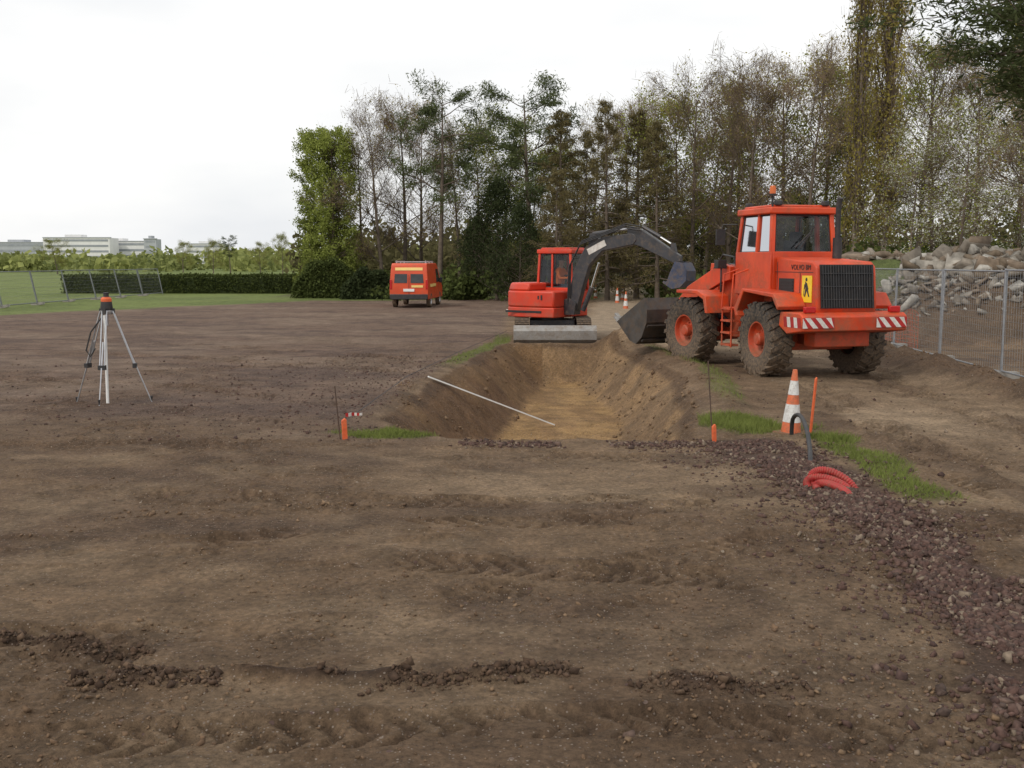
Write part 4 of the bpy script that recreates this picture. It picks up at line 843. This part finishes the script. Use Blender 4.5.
mb=MB(); cc=bq(4.55,1.98); mb.prism(pr+[cc],-.48,-.455); mb.prism(pr+[cc],.075,.10)
for (a,b) in zip(pr[:-1],pr[1:]):
    mb.add([(a[0],-.48,a[1]),(a[0],.10,a[1]),(b[0],.10,b[1]),(b[0],-.48,b[1])],[(0,1,2,3)]); mb.add([(a[0]-.03,-.48,a[1]),(a[0]-.03,.10,a[1]),(b[0]-.03,.10,b[1]+.03),(b[0]-.03,-.48,b[1]+.03)],[(0,1,2,3)])
c3=bq(4.38,1.66)
for k in range(4): mb.box((c3[0],-.41+.15*k,c3[1]),(.16,.06,.05),0,Matrix.Rotation(.6,3,'Y'))
mb.obj('bucket',['blue'],ex,rot=UR)
# ------------------------------------------------------------ operator
bm=bmesh.new(); sl=bm.verts.layers.skin.verify(); vv={}
def jv(n,p,r,par=None,rt=False):
    v=bm.verts.new(p); v[sl].radius=(r,r*.85) if not isinstance(r,tuple) else r; v[sl].use_root=rt; vv[n]=v
    if par: bm.edges.new((vv[par],v))
jv('pel',(0,0,.02),(.13,.16),None,True); jv('sp1',(-.01,0,.2),(.12,.145),'pel'); jv('ch',(.0,0,.42),(.13,.17),'sp1'); jv('nk',(.02,0,.56),.055,'ch'); jv('hd1',(.04,0,.66),(.075,.07),'nk'); jv('hd2',(.04,0,.76),(.09,.08),'hd1'); jv('hd3',(.035,0,.82),(.065,.06),'hd2')
for s_,n in((-1,'r'),(1,'l')):
    jv('sh'+n,(.0,s_*.19,.47),.065,'ch'); jv('el'+n,(.14,s_*.26,.24),.045,'sh'+n); jv('wr'+n,(.38,s_*.2,.25),.03,'el'+n); jv('hn'+n,(.45,s_*.19,.26),(.035,.02),'wr'+n)
    jv('hp'+n,(.06,s_*.1,-.01),.085,'pel'); jv('kn'+n,(.46,s_*.13,.04),.06,'hp'+n); jv('an'+n,(.5,s_*.13,-.34),.04,'kn'+n); jv('ft'+n,(.64,s_*.14,-.38),.035,'an'+n)
me=bpy.data.meshes.new('p'); bm.to_mesh(me); bm.free(); po=bpy.data.objects.new('p',me); COL.objects.link(po)
po.modifiers.new('s','SKIN'); q=po.modifiers.new('u','SUBSURF'); q.levels=2; q.render_levels=2
dg=bpy.context.evaluated_depsgraph_get(); pm=bpy.data.meshes.new_from_object(po.evaluated_get(dg)); bpy.data.objects.remove(po)
pm.materials.clear(); [pm.materials.append(M[k]) for k in('skin','hivis','trouser')]
for f in pm.polygons:
    c=f.center; f.use_smooth=True
    f.material_index=0 if (c.z>.54 or c.x>.40 and c.z>.15) else (2 if c.z<.08 or (c.x>.2 and c.z<.14) else 1)
Rz=Matrix.Rotation(fa,3,'Z'); ppos=EX+Rz@Vector((.16,.43,1.44))
pe=link('person',pm); pe.location=ppos; pe.rotation_euler=(0,0,fa); pe['label']='seated operator in orange hi-vis jacket holding the levers'; pe['category']='person'
mb=MB(); mb.lathe([(.001,.91),(.05,.90),(.088,.86),(.098,.80),(.092,.75)],18,0,'z',(.025,0,0)); mb.obj('hair',['hair'],pe,smooth=80)
mb=MB(); mb.prism([(.125,.74),(.155,.705),(.12,.695)],-.012,.012); mb.obj('nose',['skin'],pe)
for s_ in(-1,1):
    mb=MB(); y=s_*.19
    for k in range(4):
        yy=y-.024+.016*k; mb.tube([(.47,yy,.265),(.51+.004*(k%3),yy,.262),(.525,yy,.24),(.515,yy,.222)],[.009,.009,.008,.006],6)
    mb.tube([(.43,y-s_*.03,.25),(.46,y-s_*.05,.235),(.485,y-s_*.045,.225)],[.01,.009,.007],6); mb.obj('fingers',['skin'],pe)
# ------------------------------------------------------------ van
VX,VY=-4.68,52.0
vn_=root('van',(VX,VY,Hs(VX,VY)),rad(86),'red-orange panel van parked on bare earth near shrubs','van'); vn_.scale=(1,1,1.05)
prof=[(-2.42,.38),(-2.45,.9),(-2.40,1.6),(-2.32,1.94),(-2.2,2.0),(.75,2.0),(1.05,1.93),(1.85,1.15),(2.30,.98),(2.42,.7),(2.42,.38)]
mb=MB(); n=len(prof); vs=[(x,y*(1 if z<1.05 else 1-.10*(z-1.05)),z) for y in(-.92,.92) for x,z in prof]
mb.add(vs,[tuple(range(n)),tuple(range(2*n-1,n-1,-1))]+[(i,i+n,(i+1)%n+n,(i+1)%n) for i in range(n)]); mb.obj('body',['vanred'],vn_,bevel=.03)
def quadp(name,m,pts,par=vn_): b=MB(); b.add(pts,[(0,1,2,3)]); return b.obj(name,[m],par,smooth=None)
for s_ in(-1,1):
    y0,y1=s_*.08,s_*.70; quadp('rear_window','dglass',[(-2.456,y0,1.12),(-2.456,y1,1.12),(-2.416,y1*.95,1.52),(-2.416,y0,1.52)])
    mb=MB(); mb.box((-2.45,s_*.85,1.05),(.05,.1,.42)); mb.obj('tail_light',['taillens'],vn_,bevel=.01)
    ys_=s_*.917; quadp('side_window','dglass',[(.35,ys_,1.12),(1.55,ys_,1.12),(1.08,s_*.86,1.72),(.35,s_*.858,1.74)])
    mb=MB(); mb.box((1.25,s_*1.01,1.2),(.1,.16,.24)); mb.obj('mirror',['black'],vn_,bevel=.02)
    for x in(-1.5,1.5): wheel(vn_,(x,s_*.82,.33),0 if s_>0 else math.pi,.33,.22,'alu',0,.58,0)
    mb=MB(); mb.box((-.9,s_*.926,1.0),(1.9,.012,.14)); mb.obj('livery_band',['livery'],vn_)
quadp('windscreen','dglass',[(1.12,-.8,1.88),(1.12,.8,1.88),(1.87,.85,1.17),(1.87,-.85,1.17)])
for x in(-2.47,2.42): mb=MB(); mb.box((x,0,.5),(.12,1.80,.24)); mb.obj('bumper',['black'],vn_,bevel=.03)
mb=MB(); mb.box((-2.462,0,.98),(.02,.012,1.0)); mb.box((-2.47,0,.8),(.03,.52,.12),1); mb.obj('rear_door',['black','white'],vn_)
mb=MB(); mb.box((-2.375,0,1.74),(.03,1.3,.13),0,Matrix.Rotation(rad(12),3,'Y')); mb.obj('livery_panel',['livery'],vn_)
mb=MB(); mb.box((-2.462,-.4,.97),(.02,.55,.10)); mb.obj('livery_panel',['livery'],vn_)
mb=MB()
for x in(-1.7,-.6,.4): mb.box((x,0,2.06),(.05,1.5,.04)); mb.box((x,.7,2.02),(.05,.05,.09)); mb.box((x,-.7,2.02),(.05,.05,.09))
for y_ in(-.7,.7): mb.box((-.65,y_,2.1),(2.3,.04,.04))
mb.obj('roof_rack',['alu'],vn_)
# ------------------------------------------------------------ surveying tripod
tx,ty=-6.17,16.0; tz=Hs(tx,ty)
tp=root('surveying_tripod',(tx,ty,tz),0,'aluminium surveying tripod with orange rotating laser level on mud','tripod')
for a in(rad(-90),rad(14),rad(166)):
    c,s=math.cos(a),math.sin(a); R_=.60 if a>0 else .45; fx,fy=R_*c,R_*s; dz=Hs(tx+fx,ty+fy)-tz
    mb=MB()
    top=Vector((.09*c,.09*s,1.42)); mid=Vector((fx*.62,fy*.62,.58)); ft=Vector((fx,fy,dz))
    px=Vector((-s,c,0))*.035
    for k in(-1,1): mb.cyl(top+px*k,mid+px*k,.012,n=8)
    mb.box(top,(.05,.05,.08),1,Matrix.Rotation(a,3,'Z')); mb.box(mid,(.06,.11,.07),1,Matrix.Rotation(a,3,'Z')); mb.cyl(top.lerp(mid,.55),ft,.013,.009,n=8); mb.cyl(ft+Vector((0,0,.09)),ft,.02,.004,n=8,m=1)
    mb.obj('leg',['alu','black'],tp)
mb=MB(); mb.lathe([(.001,1.37),(.08,1.37),(.09,1.40),(.09,1.43),(.001,1.43)],20,0,'z'); mb.cyl((0,0,1.2),(0,0,1.37),.02,n=8); mb.obj('head_plate',['alu'],tp)
mb=MB(); mb.cyl((.0,-.12,.02),(.0,-.09,1.36),.022,n=10)
mb.obj('centre_staff',['white'],tp)
mb=MB(); mb.tube([(-.05,0,1.36),(-.25,-.02,1.1),(-.34,0,.82),(-.28,0,.72),(-.2,0,.85)],.012,6); mb.obj('carrying_strap',['black'],tp)
mb=MB(); mb.lathe([(.001,1.435),(.085,1.435),(.09,1.47),(.08,1.56),(.001,1.56)],20,0,'z'); ll=mb.obj('laser_level',['black'],tp)
mb=MB(); mb.lathe([(.001,1.562),(.078,1.562),(.08,1.60),(.06,1.63),(.001,1.635)],20,0,'z'); mb.obj('housing',['orp'],ll)
mb=MB(); mb.lathe([(.001,1.637),(.04,1.637),(.04,1.68),(.045,1.685),(.045,1.70),(.001,1.705)],20,0,'z'); mb.obj('rotor_head',['black'],ll)
# ------------------------------------------------------------ levelling staff
p0=Vector((-1.50,18.7,Hs(-1.5,18.7)+.06)); p1=Vector((.80,19.7,Hs(.8,19.7)+.04)); d=p1-p0
st=root('levelling_staff',p0,0,'long white graduated staff lying across trench side','measuring staff'); st.rotation_euler=d.to_track_quat('X','Z').to_euler()
L=d.length; mb=MB(); mb.bx(0,L,-.03,.03,-.012,.012); mb.obj('rod',['white'],st)
mb=MB(); mb.bx(0.01,L-.01,-.028,-.024,.0122,.0135)
for k in range(int(L/.1)): mb.bx(k*.1+.02,k*.1+.055,-.026,.0,.0125,.0145,k//10%2)
mb.obj('graduation',['black','redp'],st)
# ------------------------------------------------------------ cones, stakes, pipes
def cone_meshes(h=.84):
    b=MB(); b.box((0,0,.02),(.33,.33,.04)); bm_=b.mesh('base_plate',['conebase'],None)
    q=MB(); q.lathe([(.125,.04),(.028,h),(.001,h)],24,0,'z'); body=q.mesh('cone_body',['cone'],60)
    r=lambda z:.125-.097*((z-.04)/(h-.04))+.003; bands=[]
    for z0,z1 in((.17,.40),(.52,.70)): b1=MB(); b1.lathe([(r(z0),z0),(r(z1),z1)],24,0,'z'); bands.append(b1.mesh('reflective_band',['conew'],60))
    return bm_,body,bands[0],bands[1]
CM=cone_meshes()
def cone(x,y,lab,tilt=0,grp='traffic cones'):
    e=root('traffic_cone',(x,y,Hs(x,y)-.045),0,lab,'traffic cone',grp,rot=(tilt,tilt*.5,.75))
    for n,m in zip(('base_plate','cone_body','reflective_band','reflective_band'),CM): link(n,m,e)
cone(3.56,13.25,'orange traffic cone with white bands standing in grass',rad(2))
for x,y in((5.6,56),(6.3,60),(5.3,49),(5.0,63)): cone(x,y,'orange traffic cone at the edge of distant track')
def stake(x,y,h,w_,m,label,rodh=0,rx=0,lean=0,name='survey_stake'):
    e=root(name,(x,y,Hs(x,y)),.4,label,'stake','survey stakes',rot=(rad(random.uniform(-4,4)),rad(random.uniform(-4,4)),.4)); mb=MB(); mb.prism([(-w_/2,-.1),(w_/2,-.1),(w_/2,h-.01),(w_*.2,h+.01),(-w_/2,h-.02)],-w_/3,w_/3); mb.obj('peg',[m],e,bevel=.004)
    if rodh: mb=MB(); mb.tube([(rx,0.03,-.05),(rx+lean*.5,.03,rodh*.5),(rx+lean,0.02,rodh)],.008,8); mb.obj('rod',['rust'],e)
    return e
stake(-2.03,12.6,.25,.06,'orp','short orange-painted wooden peg with thin rod and tape',.66,-.05,-.03)
stake(2.47,12.65,.22,.05,'orp','short orange-painted wooden peg with tall dark rod',1.0,.0,-.05)
stake(3.80,13.2,.70,.032,'orp','tall slim orange-painted stake in the grass')
e=root('barrier_tape',(-1.99,12.75,Hs(-1.95,12.75)+.26),0,'scrap of red and white barrier tape on a peg','tape'); mb=MB()
f=lambda q:.025*math.sin(q*40)
for k in range(6):
    x=-.05+.034*k; mb.add([(x,f(x),.0+.1*x),(x+.034,f(x+.034),.1*x),(x+.034,f(x+.034),.045),(x,f(x),.04)],[(0,1,2,3)],k%2)
mb.obj('tape_strip',['redp','wornw'],e,smooth=None)
e=root('string_line',(-2.03,12.62,Hs(-2.03,12.6)+.22),0,'thin builder string stretched along the trench rim','string line'); mb=MB(); mb.tube([(0,0,0),(.25,5,.0),(.85,10,-.02),(1.9,15.3,.1)],.006,4); mb.obj('cord',['black'],e)
e=root('black_pipe',(3.5,13.0,Hs(3.5,13)),0,'bent black plastic pipe rising beside the traffic cone','pipe'); mb=MB()
P=[(.02,.05,-.1),(.0,-.05,.20),(.0,-.35,.30),(-.06,-.85,.24),(-.14,-1.3,.10),(-.24,-1.7,.02),(-.3,-1.95,-.1)]
pp=[]
for k in range(len(P)-1):
    for t in np.linspace(0,1,5)[:-1]:
        a=Vector(P[max(k-1,0)]);b=Vector(P[k]);c=Vector(P[k+1]);dd=Vector(P[min(k+2,len(P)-1)]); pp.append(.5*((2*b)+(-a+c)*t+(2*a-5*b+4*c-dd)*t*t+(-a+3*b-3*c+dd)*t**3))
mb.tube(pp,.026,10); mb.obj('pipe_body',['black'],e)
def hose(x,y,R,hgt,rz,label):
    e=root('red_conduit',(x,y,Hs(x,y)),rz,label,'conduit','red corrugated conduits'); mb=MB(); pts=[];rs=[]
    for k in range(90):
        a=math.pi*1.1*k/89-.05*math.pi; pts.append((-R*math.cos(a),0.16*math.cos(a)+.12*math.sin(a),hgt*math.sin(a)+.0)); rs.append(.040 if k%3 else .032)
    mb.tube(pts,rs,12,0,True); mb.obj('conduit_tube',['hose'],e,smooth=60)
hose(3.03,9.85,.12,.09,.35,'red corrugated conduit looping out of the gravel'); hose(3.10,9.93,.10,.15,.7,'short red corrugated conduit bending out of gravel'); hose(3.02,9.70,.09,.05,.1,'red corrugated conduit looping out of the gravel')
print('faces',sum(len(o.data.polygons) for o in bpy.data.objects if o.type=='MESH'))
